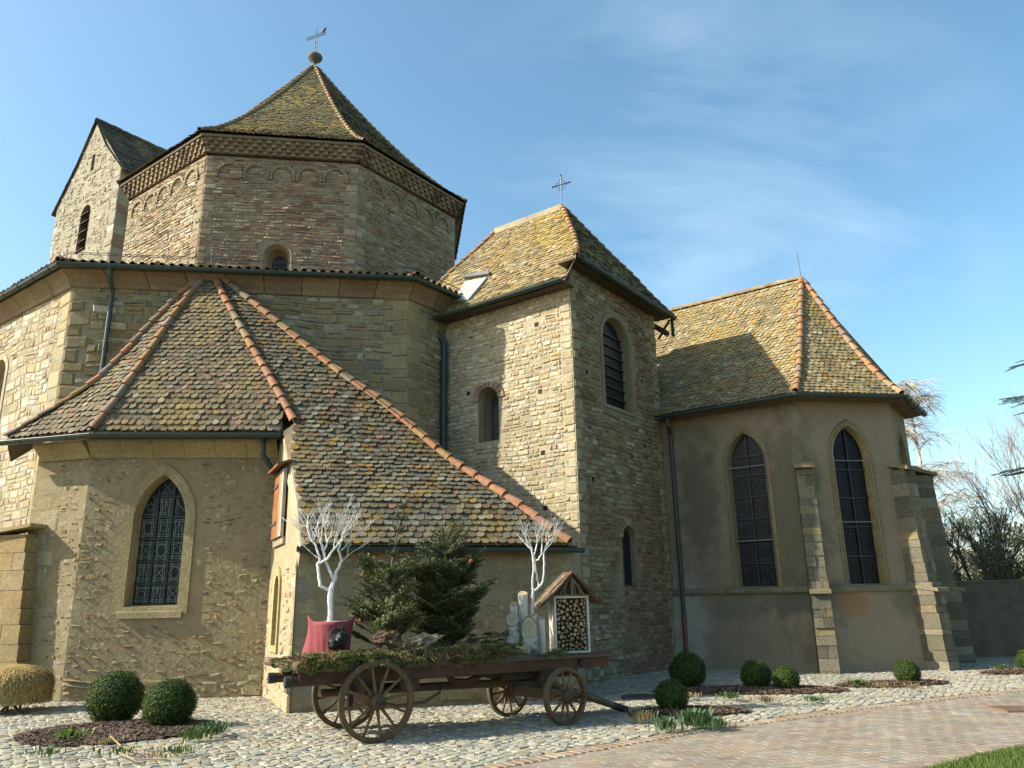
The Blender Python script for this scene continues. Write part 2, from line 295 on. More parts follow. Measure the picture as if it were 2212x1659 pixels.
def window(parent, wl, cx, z0, w, zs, kind='round', ha=None, fw=.12, proud=.02, depth=.35, splay=.06, sill=.02, fcol=(.42, .36, .22), gcol=(.015, .018, .022), bars=(), vbars=0, lead=None, barcol=(.02, .02, .022), grid=None, grille=None, label=None, fmat=None, sillslope=.0):
    A = arch_loop(cx, z0, w, zs, kind, fw, ha, fb=fw*.7); B = arch_loop(cx, z0, w, zs, kind, 0, ha); D_ = arch_loop(cx, z0+sillslope, w-2*splay, zs, kind, 0, (ha-splay*.6 if ha else None), fb=-.0)
    mb = MB(); ring = lambda L, o: [wl.W(a, z, o) for a, z in L]
    n = len(A)
    def strip(P, Q, o1, o2, c, jt=False):
        p, q = ring(P, o1), ring(Q, o2)
        for i in range(n):
            k = (i+1) % n; mb.face([p[i], p[k], q[k], q[i]], jit(c, .10) if jt else c)
    strip(A, A, -.03, proud, fcol); strip(A, B, proud, proud*.8, fcol, True)
    md = [(a*.5+b*.5, z*.5+y*.5) for (a, z), (b, y) in zip(B, D_)]
    strip(B, md, proud*.8, -depth*.35, fcol); strip(md, md, -depth*.35, -depth*.5, fcol); strip(md, D_, -depth*.5, -depth, fcol)
    if sill:
        P = wl.W(cx-w/2-fw-.05, z0-fw*.7-.06, -.02); mb.box(P, V3(wl.d*(w+2*fw+.1), 0), V3(-wl.n*-1*(proud+sill+.03), 0)*-1*-1, Vector((0, 0, .07)), fcol) if False else None
    o = mb.build('window', fmat or M_stone, parent)
    if label: o['label'] = label
    g = MB(); wl.sheet(g, D_, (), gcol, -depth+.02); go = g.build('glass_pane', M_glass, o)
    hw = lambda z: next((max(a for a, _ in [((D_[i][0]-cx)+(D_[i+1][0]-D_[i][0])*((z-D_[i][1])/((D_[i+1][1]-D_[i][1]) or 1e-9)), 0)]) for i in range(1, n-1) if D_[i][1] <= z <= D_[i+1][1]), 0)
    zt = max(z for _, z in D_)
    b = MB()
    def hb(z, t, c, off, th=.02):
        a = abs(hw(z))
        if a > .02: b.box(wl.W(cx-a, z-t/2, off), V3(wl.d*(2*a), 0), V3(-wl.n*th, 0), Vector((0, 0, t)), c)
    def vb(x, t, c, off, th=.02, zlo=None, zhi=None):
        zz = zlo if zlo is not None else z0+sillslope; ze = zz
        while ze < (zhi or zt)-.02 and abs(hw(ze+.03)) > abs(x-cx): ze += .03
        if ze > zz+.03: b.box(wl.W(x-t/2, zz, off), V3(wl.d*t, 0), V3(-wl.n*th, 0), Vector((0, 0, ze-zz)), c)
    wi = w-2*splay
    for z in bars: hb(z, .035, barcol, -depth+.07, .03)
    for k in range(vbars): vb(cx-wi/2+wi*(k+1)/(vbars+1), .035, barcol, -depth+.07, .03)
    if lead:
        lc = lead; bz = [z0+sillslope]+sorted(bars)+[zt]; nb = vbars+1
        def seg(x1, z1_, x2, z2, t=.009):
            if abs(x1-cx) > abs(hw(min(z1_, zt-.01)))-.01 or abs(x2-cx) > abs(hw(min(z2, zt-.01)))-.01: return
            p, q = wl.W(x1, z1_, -depth+.035), wl.W(x2, z2, -depth+.035); b.tube([p, q], t*.55, lc, 4, False)
        for i in range(len(bz)-1):
            for k in range(nb):
                xa = cx-wi/2+wi*k/nb+.02; xb = cx-wi/2+wi*(k+1)/nb-.02; za, zb = bz[i]+.02, bz[i+1]-.02; W_, H_ = xb-xa, zb-za
                for t in (.12, .24, .76, .88): seg(xa+W_*t, za, xa+W_*t+rnd(-.01, .01), zb)
                for t in (.1, .2, .8, .9): seg(xa, za+H_*t, xb, za+H_*t+rnd(-.015, .015))
                md_ = (xa+xb)/2; kind_ = (i+k) % 4
                if kind_ == 0:
                    r_ = W_*.26; pr = None
                    for q in range(13):
                        t = q*math.pi/6; p = (md_+r_*math.cos(t), (za+zb)/2+r_*math.sin(t))
                        if pr: seg(pr[0], pr[1], p[0], p[1])
                        pr = p
                elif kind_ == 1: seg(xa+W_*.2, za+H_*.2, md_, zb-H_*.2); seg(md_, zb-H_*.2, xb-W_*.2, za+H_*.2); seg(md_, za, md_, zb)
                elif kind_ == 2: seg(xa+W_*.2, za+H_*.25, xb-W_*.2, zb-H_*.25); seg(xa+W_*.2, zb-H_*.25, xb-W_*.2, za+H_*.25)
                else:
                    for (p, q) in (((0, .5), (.5, .85)), ((.5, .85), (1, .5)), ((1, .5), (.5, .15)), ((.5, .15), (0, .5))): seg(xa+W_*p[0], za+H_*p[1], xa+W_*q[0], za+H_*q[1])
    if grid:      # diamond wire
        gs, gc = grid; nn = int((zt-z0+wi)/gs)+1
        for k in range(nn):
            for sg in (1, -1):
                pts = []
                for q in range(int(wi/.04)+1):
                    x = cx-wi/2+q*.04; z = z0+k*gs-wi+ (x-(cx-wi/2) if sg > 0 else wi-(x-(cx-wi/2)))
                    if z0+sillslope < z < zt-.01 and abs(x-cx) < abs(hw(z)): pts.append(wl.W(x, z, -depth+.04))
                if len(pts) > 1: b.tube([pts[0], pts[-1]], .005, gc, 3, False)
    if b.f: b.build('glazing_bars', M_iron, o)
    if grille:    # outer protective frame: (z levels, colour)
        gz, gc = grille; q = MB(); L = arch_loop(cx, z0, w+.04, zs, kind, 0, ha); P = [wl.W(a, z, proud+.03) for a, z in L]; q.tube(P+[P[0]], .014, gc, 4)
        for z in gz: q.tube([wl.W(cx-w/2-.02, z, proud+.03), wl.W(cx+w/2+.02, z, proud+.03)], .013, gc, 4)
        q.build('outer_frame', M_iron, o)
    return A
# ------------------------------------------------------------------ roofs
def prange(L, t):
    n = len(L)-1; k = min(n-1, max(0, int(t*n))); return lerp(L[k], L[k+1], t*n-k)
def facet(mb, L, Rr, w, e, pal, under=(.12, .10, .07), lift=.028, thick=.018, pal2=None, sag=.0, shape='hex'):
    """L, Rr: left and right edge polylines from eaves to top (same number of points)"""
    Lv = [Vector(p) for p in L]; Rv = [Vector(p) for p in Rr]
    mid = [(a+b)/2 for a, b in zip(Lv, Rv)]
    for i in range(len(Lv)-1): mb.face([Lv[i], Rv[i], Rv[i+1], Lv[i+1]], under)
    # arc-length parameter
    sg = [(mid[i+1]-mid[i]) for i in range(len(mid)-1)]
    h0 = (Rv[0]-Lv[0]).normalized()
    lens = [(g-h0*g.dot(h0)).length for g in sg]; tot = sum(lens); n = len(lens)
    def at(dist):
        for i, l in enumerate(lens):
            if dist <= l or i == n-1: t = dist/l; return i, t
            dist -= l
    rows = max(2, int(tot/e)); seed = rnd(0, 50)
    for r_ in range(rows):
        dist = r_*e
        i, t = at(dist); a = lerp(Lv[i], Lv[i+1], t); b = lerp(Rv[i], Rv[i+1], t); hv = b-a
        if hv.length < w*.4: continue
        h = hv.normalized(); i2, t2 = at(dist+1.6*e); i0, t0 = at(max(0, dist-.6*e)); v = lerp(mid[i2], mid[i2+1], min(1, t2))-lerp(mid[i0], mid[i0+1], t0); v = (v-h*v.dot(h))
        if v.length < 1e-6: continue
        v.normalize(); nn = h.cross(v)
        sa, sb = a.dot(h0), b.dot(h0); off = (.5 if r_ % 2 else 0)+.13*math.sin(r_*1.7)
        k = math.floor(sa/w-off)
        while True:
            k += 1; c0 = (k+off)*w
            if c0-w*.45 < sa-w*.25: continue
            if c0+w*.45 > sb+w*.25: break
            s0 = max(c0-w/2, sa)-sa; s1 = min(c0+w/2, sb)-sa
            f = hv.length/max(1e-6, (sb-sa)); p0 = a+h*(s0*f); ww = (s1-s0)*f
            if ww < w*.3: continue
            g = .003; dv = rnd(-.012, .012)*e/.14; lf = lift*(1+rnd(-.25, .5)); tl = 1.75*e; tw = rnd(-.010, .010)
            P0 = p0+v*dv; sk = rnd(-.008, .008)
            if shape == 'hex': ot = [(0+g, tl, .002), (ww-g, tl, .002), (ww-g, .34*e, lf*.93), (ww*.70, .03*e, lf), (ww*.30, .03*e, lf), (g, .34*e, lf*.93)]
            else: ot = [(0+g, tl, .002), (ww-g, tl, .002), (ww-g, .30*e, lf*.93), (ww*.80, .08*e, lf), (ww*.5, -.02*e, lf), (ww*.20, .08*e, lf), (g, .30*e, lf*.93)]
            top = [P0+h*(x+sk*(1 if y < e else 0))+v*y+nn*(z+tw*(x/ww-.5)*2+thick*.5) for x, y, z in ot]
            bot = [q-nn*thick for q in top[2:]]
            m_ = len(top); nb = m_-2
            PP = pal
            if pal2 and noise.noise(P0*pal2[2]+Vector((seed, 0, 0))) > pal2[0]: PP = pal2[1]
            cc = pick(PP, .16); cd = tuple(x*.7 for x in cc)
            fs = [tuple(range(m_-1, -1, -1))]+[(2+j+0, 3+j, m_+j+1, m_+j) for j in range(nb-1)]
            mb.mesh(top+bot, [fs[0]]+[q[::-1] for q in fs[1:]], [cc]+[cd]*(len(fs)-1))
def hiptiles(mb, pts, r=.10, ln=.38, pal=ORANGE, lip=1.18, drop=.0): return hiptiles_(mb, pts, r*.82, ln*.92, pal, lip)
def hiptiles_(mb, pts, r=.10, ln=.38, pal=ORANGE, lip=1.18, drop=.0):
    """half round tiles from the bottom of the polyline up"""
    P = [Vector(p) for p in pts]; seg = [(P[i+1]-P[i]).length for i in range(len(P)-1)]; tot = sum(seg)
    def at(d):
        for i, l in enumerate(seg):
            if d <= l or i == len(seg)-1: return lerp(P[i], P[i+1], min(1.0, d/l))
            d -= l
    n = max(1, int(tot/ln))
    for k in range(n):
        a = at(k*tot/n); b = at(min(tot, (k+1.18)*tot/n)); ax = (b-a).normalized(); sd = ax.cross(Vector((0, 0, 1)))
        if sd.length < .05: sd = Vector((1, 0, 0))
        sd.normalize(); up = sd.cross(ax); c = pick(pal, .15); jo = rnd(-.012, .012); a = a+sd*jo; cd = tuple(x*.6 for x in c)
        def ringp(p, rr, o=0): return [p+sd*(rr*math.cos(t))+up*(rr*math.sin(t)*.95+o) for t in [math.pi*(-.12+1.24*i/8) for i in range(9)]]
        r0 = r*lip*rnd(.96, 1.05)
        mb.loft([ringp(a, r0*.80, .01), ringp(a, r0, .02), ringp(a+ax*ln*.12, r0*.98, .018), ringp(b, r*.88)], c, closed=False)
def gutter(mb, pts, r=.075, c=(.035, .065, .06), ends=True):
    """half round gutter hung along a polyline"""
    P = [Vector(p) for p in pts]; rings = []; inn = []
    for i, p in enumerate(P):
        d = (P[min(i+1, len(P)-1)]-P[max(i-1, 0)]); d.z = 0; d.normalize(); o = Vector((d.y, -d.x, 0))
        k = 1
        if 0 < i < len(P)-1:
            d1 = (P[i+1]-P[i]); d1.z = 0; d1.normalize(); k = 1/max(.5, math.sqrt((1+d1.dot((P[i]-P[i-1]).normalized()))/2))
        rings.append([p+o*(r*k*math.cos(t)+r*k)+Vector((0, 0, r*math.sin(t))) for t in [-math.pi*q/8 for q in range(9)]])
        inn.append([p+o*(r*.9*k*math.cos(t)+r*k)+Vector((0, 0, r*.9*math.sin(t))) for t in [-math.pi*q/8 for q in range(9)]])
    mb.loft(rings, c, closed=False); mb.loft([x[::-1] for x in inn], c, closed=False)
    for rg in (rings[0], rings[-1]): mb.face(rg, c)
    for i in range(len(P)-1):     # rolled front edge and brackets
        mb.tube([rings[i][0], rings[i+1][0]], r*.13, c, 5)
        n = max(1, int((P[i+1]-P[i]).length/.8))
        for k in range(n):
            t = (k+.5)/n; q = [lerp(a, b, t)*1 for a, b in zip(rings[i], rings[i+1])]; cc = (q[0]+q[8])/2
            mb.tube([cc+(x-cc)*1.06 for x in q], r*.09, tuple(x*1.5 for x in c), 4)
def pipe(mb, pts, r=.05, c=(.035, .065, .06), collars=()):
    mb.tube(pts, r, c, 10)
    for t in collars: mb.tube([lerp(Vector(pts[-2]), Vector(pts[-1]), t), lerp(Vector(pts[-2]), Vector(pts[-1]), t+.008)], r*1.25, c, 10)
def hold(P, d, poly, lo=-20, hi=20):
    """distance s so that P + d*s projects onto an image polyline (list of (x,y))"""
    def side(s_):
        x, y = proj(P+V3(d*s_, 0)); best = None
        for (x1, y1), (x2, y2) in zip(poly[:-1], poly[1:]):
            cr = (x2-x1)*(y-y1)-(y2-y1)*(x-x1); L_ = math.hypot(x2-x1, y2-y1); t = ((x-x1)*(x2-x1)+(y-y1)*(y2-y1))/L_**2; tc_ = min(1, max(0, t))
            dd = math.hypot(x-(x1+tc_*(x2-x1)), y-(y1+tc_*(y2-y1)))
            if best is None or dd < best[0]: best = (dd, cr)
        return best[1]
    n = 160; pa = lo; fa = side(lo); a, b = lo, hi
    for i in range(1, n+1):
        q = lo+(hi-lo)*(i/n)**1.5; fq = side(q)
        if (fq > 0) != (fa > 0): a, b = pa, q; break
        pa = q
    for _ in range(30):
        m_ = (a+b)/2
        if (side(m_) > 0) == (fa > 0): a = m_
        else: b = m_
    return (a+b)/2
# ================================================================== the abbey church
TH = 81.506
u, u2, v2 = az(TH), az(TH-45), az(TH-135); nF = Vector((u.y, -u.x)); nL = -u2; nR = -v2
C0 = Vector((-8.1065, 27.8535)); S1, S2, ZA, ZC, ZAPEX = 8.1508, 4.7799, 9.2734, 15.615, 23.6
T = Vector((1.4492, 17.4621)); G = Vector((7.0866, 18.8608)); GS = 2.5558
def octv(s):
    Rr = s/2/math.sin(math.pi/8); return [C0+(nF*math.cos(R(-22.5+45*j))+u*math.sin(R(-22.5+45*j)))*Rr for j in range(8)]
LO, UO = octv(S1), octv(S2)
def octz(s, o, z): return [V3(p, z) for p in octv(s+2*o*math.tan(math.pi/8))]
# ---------- octagonal nave with its lower ambulatory
octg = thing('octagonal_church', V3(C0, 0), 0, 'large eight-sided stone church with steep pyramid roof and checkered cornice', 'church')
mo, ms = MB(), MB()
for j in range(8):
    a, b = LO[j], LO[(j+1) % 8]; wl = Wall(a, b-a); Ln = S1
    outer = [(0, -.3), (Ln, -.3), (Ln, ZA), (0, ZA)]; holes = []
    if j == 7:
        s0, zz = wl.s_of(-6, 830); lw = (wl, s0, zz-1.0, .85, zz+.25)
        holes = [arch_loop(lw[1], lw[2], lw[3], lw[4], 'round', .16)]
    wl.sheet(mo, outer, holes)
    if j == 7:
        wl.stones(ms, [(0, 0), (Ln, 0), (Ln, ZA), (0, ZA)], holes, CREAM, h=(.12, .27), l=(.13, .46), quoin=(0, .40), qh=.34, dep=(.002, .020), gap=.018, tilt=.007, jt=.018, wob=.04, split=.3, qpal=[(2, (.46, .38, .24)), (1, (.50, .43, .30))])
        window(octg, *lw[:5], 'round', fw=.16, depth=.4, splay=.1, fcol=(.5, .44, .32), label='small round-arched opening at the left edge of the sunlit wall')
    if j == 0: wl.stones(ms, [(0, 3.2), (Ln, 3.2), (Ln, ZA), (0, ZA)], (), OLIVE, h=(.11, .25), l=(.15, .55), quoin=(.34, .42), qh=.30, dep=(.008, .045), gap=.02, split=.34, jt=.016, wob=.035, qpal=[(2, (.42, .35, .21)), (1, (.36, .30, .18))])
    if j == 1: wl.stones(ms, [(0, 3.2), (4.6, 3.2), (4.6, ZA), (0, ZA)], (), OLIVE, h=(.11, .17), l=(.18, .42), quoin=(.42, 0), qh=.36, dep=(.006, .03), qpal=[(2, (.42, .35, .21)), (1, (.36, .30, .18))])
mo.build('lower_wall_core', M_mortar, octg); ms.build('lower_wall_stone', M_stone, octg)
# cornice of plain blocks
cb = MB(); prof = [(0, ZA-.02), (.06, ZA), (.10, ZA+.1), (.24, ZA+.26), (.36, ZA+.33), (.36, ZA+.38)]
rr = [octz(S1, o, z) for o, z in prof]
for j in (7, 0, 1, 2, 3, 4, 5, 6):
    nb = 9
    for k in range(nb):
        c = jit((.34, .24, .17) if random.random() < .35 else (.35, .28, .18), .12)
        for i in range(len(prof)-1):
            f = lambda q, t: lerp(rr[q][j], rr[q][(j+1) % 8], t)
            cb.face([f(i, k/nb), f(i, (k+1)/nb-.002), f(i+1, (k+1)/nb-.002), f(i+1, k/nb)], c)
cb.build('lower_cornice', M_stone, octg)
gm = MB(); gp = octz(S1, .38, ZA+.42); gutter(gm, [gp[6], gp[7], gp[0], gp[1], lerp(gp[1], gp[2], .22), lerp(gp[1], gp[2], .44)], .085); gm.build('lower_gutter', M_gutter, octg)
# lower roof of curved tiles
ZT = ZA+.46; rm = MB(); e0 = octz(S1, .50, ZT); e1 = octz(S2, .0, ZT+1.25)
for j in range(8): rm.face([e0[j], e0[(j+1) % 8], e1[(j+1) % 8], e1[j]], (.14, .09, .06))
for j in (6, 7, 0, 1):
    a, b, c, d_ = e0[j], e0[(j+1) % 8], e1[(j+1) % 8], e1[j]; Ln = (b-a).length; n = int(Ln/.22); h = (b-a).normalized(); nn = Vector((h.y, -h.x, 0)); sl_ = (lerp(c, d_, .5)-lerp(a, b, .5)); tot = sl_.length; sl_.normalize()
    upn = h.cross(sl_)
    for k in range(n):
        x = (k+.5)/n; lim = min(1, min(x, 1-x)*Ln/((Ln-(c-d_).length)/2))
        for q in range(int(min(4, lim*tot/.4)) or 1):
            p = lerp(a, b, x)+sl_*(q*.36-.02+rnd(-.02, .02))+h*rnd(-.01, .01); cc = pick([(4, (.20, .11, .07)), (3, (.15, .11, .07)), (1.2, (.26, .20, .08)), (1, (.30, .15, .09))])
            R_ = lambda pp, r_: [pp+h*(r_*math.cos(t))+upn*(r_*math.sin(t)) for t in [math.pi*i/7 for i in range(8)]]
            rm.loft([[y+(p-y)*.22 for y in R_(p, .072)], R_(p, .072), R_(p+sl_*.42, .07)], cc, closed=False)
        if k < n-1:
            p = lerp(a, b, (k+1)/n)-sl_*.04
            rm.loft([[pp+h*(.07*math.cos(t))-upn*(.05*math.sin(t)-.02) for t in [math.pi*i/5 for i in range(6)]] for pp in (p, p+sl_*.4)], (.20, .14, .09), closed=False)
for j in (7, 0, 1): hiptiles(rm, [e0[j]+Vector((0, 0, .03)), lerp(e0[j], e1[j], .4)+Vector((0, 0, .06))], .10, .36, [(1, (.26, .14, .09)), (1, (.2, .14, .08))])
rm.build('lower_roof', M_ridge, octg)
# thin lightning wires running above the eaves
lw_ = MB()
for off, zz in ((.30, .28), (.22, .36)):
    g_ = octz(S1, off, ZT+zz); lw_.tube([lerp(g_[7], g_[0], .75), g_[0]+Vector((0, 0, .02)), g_[1], lerp(g_[1], g_[2], .3)], .008, (.05, .05, .05), 4)
g_ = octz(S1, .28, ZT+.05)
for t in [i/9 for i in range(10)]: p = lerp(g_[0], g_[1], t); lw_.tube([p, p+Vector((0, 0, .36))], .007, (.05, .05, .05), 4)
lw_.build('roof_wire', M_iron, octg)
# downpipes
pm = MB(); wl = Wall(LO[0], LO[1]-LO[0]); s0, _ = wl.s_of(238, 700)
pipe(pm, [wl.W(s0+.0, ZA+.40, .47), wl.W(s0, ZA+.2, .40), wl.W(s0, ZA-.15, .12), wl.W(s0, 4.4, .12)], .055, collars=(.3, .6)); pm.build('downpipe', M_gutter, octg)
# ---------- upper octagon
mo, ms = MB(), MB(); ZB = ZT+.6
UOL = {}
for j in range(8):
    a, b = UO[j], UO[(j+1) % 8]; wl = Wall(a, b-a); UOL[j] = wl
    outer = [(0, ZB), (S2, ZB), (S2, ZC), (0, ZC)]; wd = arch_loop(S2/2, 10.6, .90, 12.20, 'round', 0)
    wl.sheet(mo, outer, [wd] if j in (7, 0, 1) else [])
    if j in (7, 0, 1, 2):
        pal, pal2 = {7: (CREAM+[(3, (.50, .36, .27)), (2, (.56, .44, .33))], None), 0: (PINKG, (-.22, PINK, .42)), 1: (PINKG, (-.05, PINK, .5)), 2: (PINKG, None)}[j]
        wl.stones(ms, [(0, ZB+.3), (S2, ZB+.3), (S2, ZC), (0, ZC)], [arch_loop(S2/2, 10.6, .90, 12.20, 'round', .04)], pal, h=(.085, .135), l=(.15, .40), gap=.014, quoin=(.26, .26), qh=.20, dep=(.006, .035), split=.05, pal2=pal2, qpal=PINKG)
        am = MB(); pit = .83; x0 = (S2-5*pit)/2
        for k in range(5):
            cx = x0+(k+.5)*pit; zc_ = ZC-.62; nv = 11
            for q in range(nv):
                t0, t1 = math.pi*q/nv+.012, math.pi*(q+1)/nv-.012; r0, r1 = .325, .41; cc = pick([(3, (.38, .31, .22)), (1, (.34, .25, .18)), (2, (.42, .36, .25))])
                P = [(cx+r*math.cos(t), zc_+r*math.sin(t)) for r, t in ((r0, t0), (r1, t0), (r1, t1), (r0, t1))]
                f = [wl.W(x, z, .065+rnd(-.006, .006)) for x, z in P]; g = [wl.W(x, z, -.01) for x, z in P]
                am.mesh(f+g, [(0, 1, 2, 3)]+[(i, 4+i, 4+(i+1) % 4, (i+1) % 4) for i in range(4)], cc)
            for sx in ((cx-.40), (cx+.335)): am.box(wl.W(sx, zc_-.13, .06), V3(wl.d*.065, 0), V3(-wl.n*.07, 0), Vector((0, 0, .13)), (.38, .30, .22))
        am.build('blind_arcade', M_stone, octg)
    if j in (7, 0, 1):
        window(octg, wl, S2/2, 10.6, .84, 12.20, 'round', fw=.03, proud=.02, depth=.5, splay=.20, fcol=(.46, .36, .25), grid=(.12, (.12, .13, .12)), gcol=(.03, .045, .06), label={0: 'deep round-arched window of the front face with diamond panes', 7: 'round window head on the sunlit face', 1: 'round window head on the shaded right face'}[j])
mo.build('drum_wall_core', M_mortar, octg); ms.build('drum_wall_stone', M_stone, octg)
# checkered cornice: four rows of billets, each row further out
cm = MB()
for j in range(8):
    vis = j in (7, 0, 1, 2)
    rows = [(.05, .09, .105), (.11, .195, .105), (.17, .30, .105), (.24, .405, .105)]
    for ri, (o, z, hh) in enumerate(rows):
        A = octz(S2, o, ZC+z); a, b = A[j], A[(j+1) % 8]; Ln = (b-a).length; wl = Wall(a, b-a)
        cm.box(wl.W(0, ZC+z, 0), V3(wl.d*Ln, 0), V3(-wl.n*-1*-.3, 0), Vector((0, 0, hh)), (.33, .26, .185))
        if vis and ri < 4:
            n = int(round(Ln/.15)); n += (n+1) % 2
            for k in range(n):
                if (k+ri) % 2: continue
                dark = noise.noise(Vector((k*.22+j*7, 3.3, 0))) > .30
                cc = jit((.14, .10, .08) if dark else (.38, .31, .22), .14); w_ = Ln/n
                cm.box(wl.W(k*w_+.006, ZC+z+.006, .048), V3(wl.d*(w_-.012), 0), V3(-wl.n*.055, 0), Vector((0, 0, hh-.012)), cc)
    A = octz(S2, .33, ZC+.51); a, b = A[j], A[(j+1) % 8]; wl = Wall(a, b-a)
    cm.box(wl.W(0, ZC+.51, 0), V3(wl.d*(b-a).length, 0), V3(-wl.n*.4, 0), Vector((0, 0, .09)), (.33, .28, .20))
cm.build('checkered_cornice', M_stone, octg)
# pyramid roof
rm = MB(); hm = MB(); ZE = ZC+.62; H = ZAPEX-ZE; rp_ = []
for i in range(9):
    t = i/8; z = ZE+H*(t**1.22 if t > 0 else 0); k = 1-t; rp_.append([V3(C0+(Vector(p[:2])-C0)*(k*.985+.015), z) for p in octz(S2, .42, 0)])
for j in range(8):
    Ls = [q[j] for q in rp_]; Rs = [q[(j+1) % 8] for q in rp_]
    if j in (7, 0, 1, 2): facet(rm, Ls, Rs, .16, .14, TILED if j == 0 else TILED, lift=.03, pal2=(.05, TILEL[:3]+TILED+TILED[:1], .5) if j == 0 else None)
    else:
        for i in range(8): rm.face([Ls[i], Rs[i], Rs[i+1], Ls[i+1]], (.16, .14, .09))
rm.build('pyramid_roof', M_tile, octg)
for j in range(8): hiptiles(hm, [q[j]+Vector((0, 0, .02)) for q in rp_], .085, .34, [(3, (.36, .24, .14)), (2, (.34, .28, .14)), (1, (.42, .21, .12))])
hm.build('hip_tiles', M_ridge, octg)
# finial: urn and iron cross
fin = MB(); ap = V3(C0, ZAPEX)
pr = [(.05, -.25), (.07, .1), (.05, .22), (.10, .3), (.28, .42), (.32, .55), (.25, .62), (.10, .66), (.05, .74)]
fin.loft([[ap+Vector((r_*math.cos(t), r_*math.sin(t), z)) for t in [2*math.pi*k/12 for k in range(12)]] for r_, z in pr], (.16, .16, .13), cap=True)
fo = fin.build('roof_finial', M_ridge, octg, smooth=True)
fc = MB(); cd_ = az(112); ft = ap+Vector((0, 0, .7))
for s_ in (-.05, .05): fc.tube([ft+V3(cd_*s_, 0), ft+V3(cd_*s_, 1.32)], .016, (.02, .02, .02), 5)
for dz in (-.05, .05): fc.tube([ft+V3(cd_*-.50, .90+dz), ft+V3(cd_*.50, .90+dz)], .016, (.02, .02, .02), 5)
for zz in (.1, .35, .6, 1.1, 1.3): fc.tube([ft+V3(cd_*-.05, zz), ft+V3(cd_*.05, zz)], .012, (.02, .02, .02), 5)
for xx in (-.5, -.3, .3, .5): fc.tube([ft+V3(cd_*xx, .85), ft+V3(cd_*xx, .95)], .014, (.02, .02, .02), 5)
fc.build('iron_cross', M_iron, fo)
# bird perched on the right arm
bp_ = ft+V3(cd_*.38, .97); bd = MB()
ax_ = V3(cd_, .75).normalized(); sd_ = Vector((cd_.y, -cd_.x, 0))
def ell(mb, c, ax, pr, col, side, n=8):
    ax = ax.normalized(); side = (side-ax*side.dot(ax)).normalized(); up = side.cross(ax)
    mb.loft([[c+ax*x+side*(r_*math.cos(t))+up*(r_*math.sin(t)) for t in [2*math.pi*k/n for k in range(n)]] for x, r_ in pr], col, cap=True)
ell(bd, bp_+Vector((0, 0, .10)), ax_, [(-.17, .008), (-.11, .016), (-.07, .035), (0, .052), (.05, .048), (.08, .035), (.10, .036), (.125, .03), (.14, .012), (.17, .003)], (.02, .02, .025), sd_)
for s_ in (-.02, .02): bd.tube([bp_+sd_*s_, bp_+sd_*s_+Vector((0, 0, .06))], .006, (.03, .03, .03), 4)
tag(bd.build('bird', M_iron, None, smooth=True, loc=bp_), 'black bird perched on the arm of the iron cross above the pyramid roof', 'bird')
# ---------- bell tower with gabled roof, behind on the left
K = C0+v2*10-u2*2.8
bt = thing('bell_tower', V3(K, 0), 0, 'tall pale rubble bell tower with steep gable behind the eight-sided church', 'tower')
wl = Wall(K+v2*6.4, -v2); GZ = 21.4; mo, ms = MB(), MB()
gab = [(0, 9), (6.4, 9), (6.4, GZ), (3.2, 25.0), (0, GZ+.1)]
lvx, lvz = wl.s_of(176, 545)[0], 18.0
lo_ = (6.4-3.05, 18.0, 1.0, 19.95); sl_o = (6.4-3.05, 22.3, .34, 23.2)
hA = arch_loop(*lo_, 'round', .0); hB = arch_loop(*sl_o, 'flat', 0)
wl.sheet(mo, gab, [hA, hB], (.42, .39, .31))
wl.stones(ms, gab, [arch_loop(*lo_, 'round', .05), arch_loop(*sl_o, 'flat', .05)], [(4, (.43, .41, .34)), (3, (.38, .36, .29)), (1.2, (.60, .58, .52)), (1, (.33, .29, .22))], h=(.10, .24), l=(.10, .36), keep=.6, jt=.03, quoin=(.3, .4), qh=.35, dep=(.004, .03))
w2 = Wall(K, u2); w2.sheet(mo, [(0, 9), (6.0, 9), (6.0, GZ), (0, GZ)], (), (.42, .38, .3))
w2.stones(ms, [(0, 11), (4.4, 11), (4.4, GZ), (0, GZ)], (), [(3, (.48, .42, .32)), (2, (.55, .5, .4)), (1, (.38, .28, .2))], h=(.16, .3), l=(.3, .6), quoin=(.5, 0), qh=.35, dep=(.004, .02))
w3 = Wall(K+u2*6+v2*6.4, -u2); w3.sheet(mo, [(0, 9), (6, 9), (6, GZ), (0, GZ)]); w4 = Wall(K+u2*6, v2); w4.sheet(mo, [(0, 9), (6.4, 9), (6.4, GZ), (3.2, 25), (0, GZ)])
mo.build('wall_core', M_mortar, bt); ms.build('wall_stone', M_stone, bt)
o = window(bt, wl, lo_[0], lo_[1], lo_[2]-.04, lo_[3], 'round', fw=.02, proud=.01, depth=.5, splay=.0, fcol=(.45, .42, .34), label='tall arched sound opening with dark slats')
window(bt, wl, sl_o[0], sl_o[1], sl_o[2]-.04, sl_o[3], 'flat', fw=.02, proud=.01, depth=.4, splay=0, fcol=(.45, .42, .34), label='narrow slit high in the gable')
lv = MB()
for z in (18.15, 18.6, 19.1, 19.6, 20.05): lv.box(wl.W(lo_[0]-.46, z+.12, -.25), V3(wl.d*.92, 0), V3(wl.n*.33, -.26), Vector((0, 0, .03)), (.06, .055, .045))
for z in (22.5, 22.85): lv.box(wl.W(sl_o[0]-.15, z+.08, -.12), V3(wl.d*.30, 0), V3(wl.n*.16, -.12), Vector((0, 0, .03)), (.06, .055, .045))
lv.build('louvre_slats', M_wood, bt)
rm = MB(); ov = .15
def gr(s, t, z): return wl.W(s, z, .12-t*6.4)
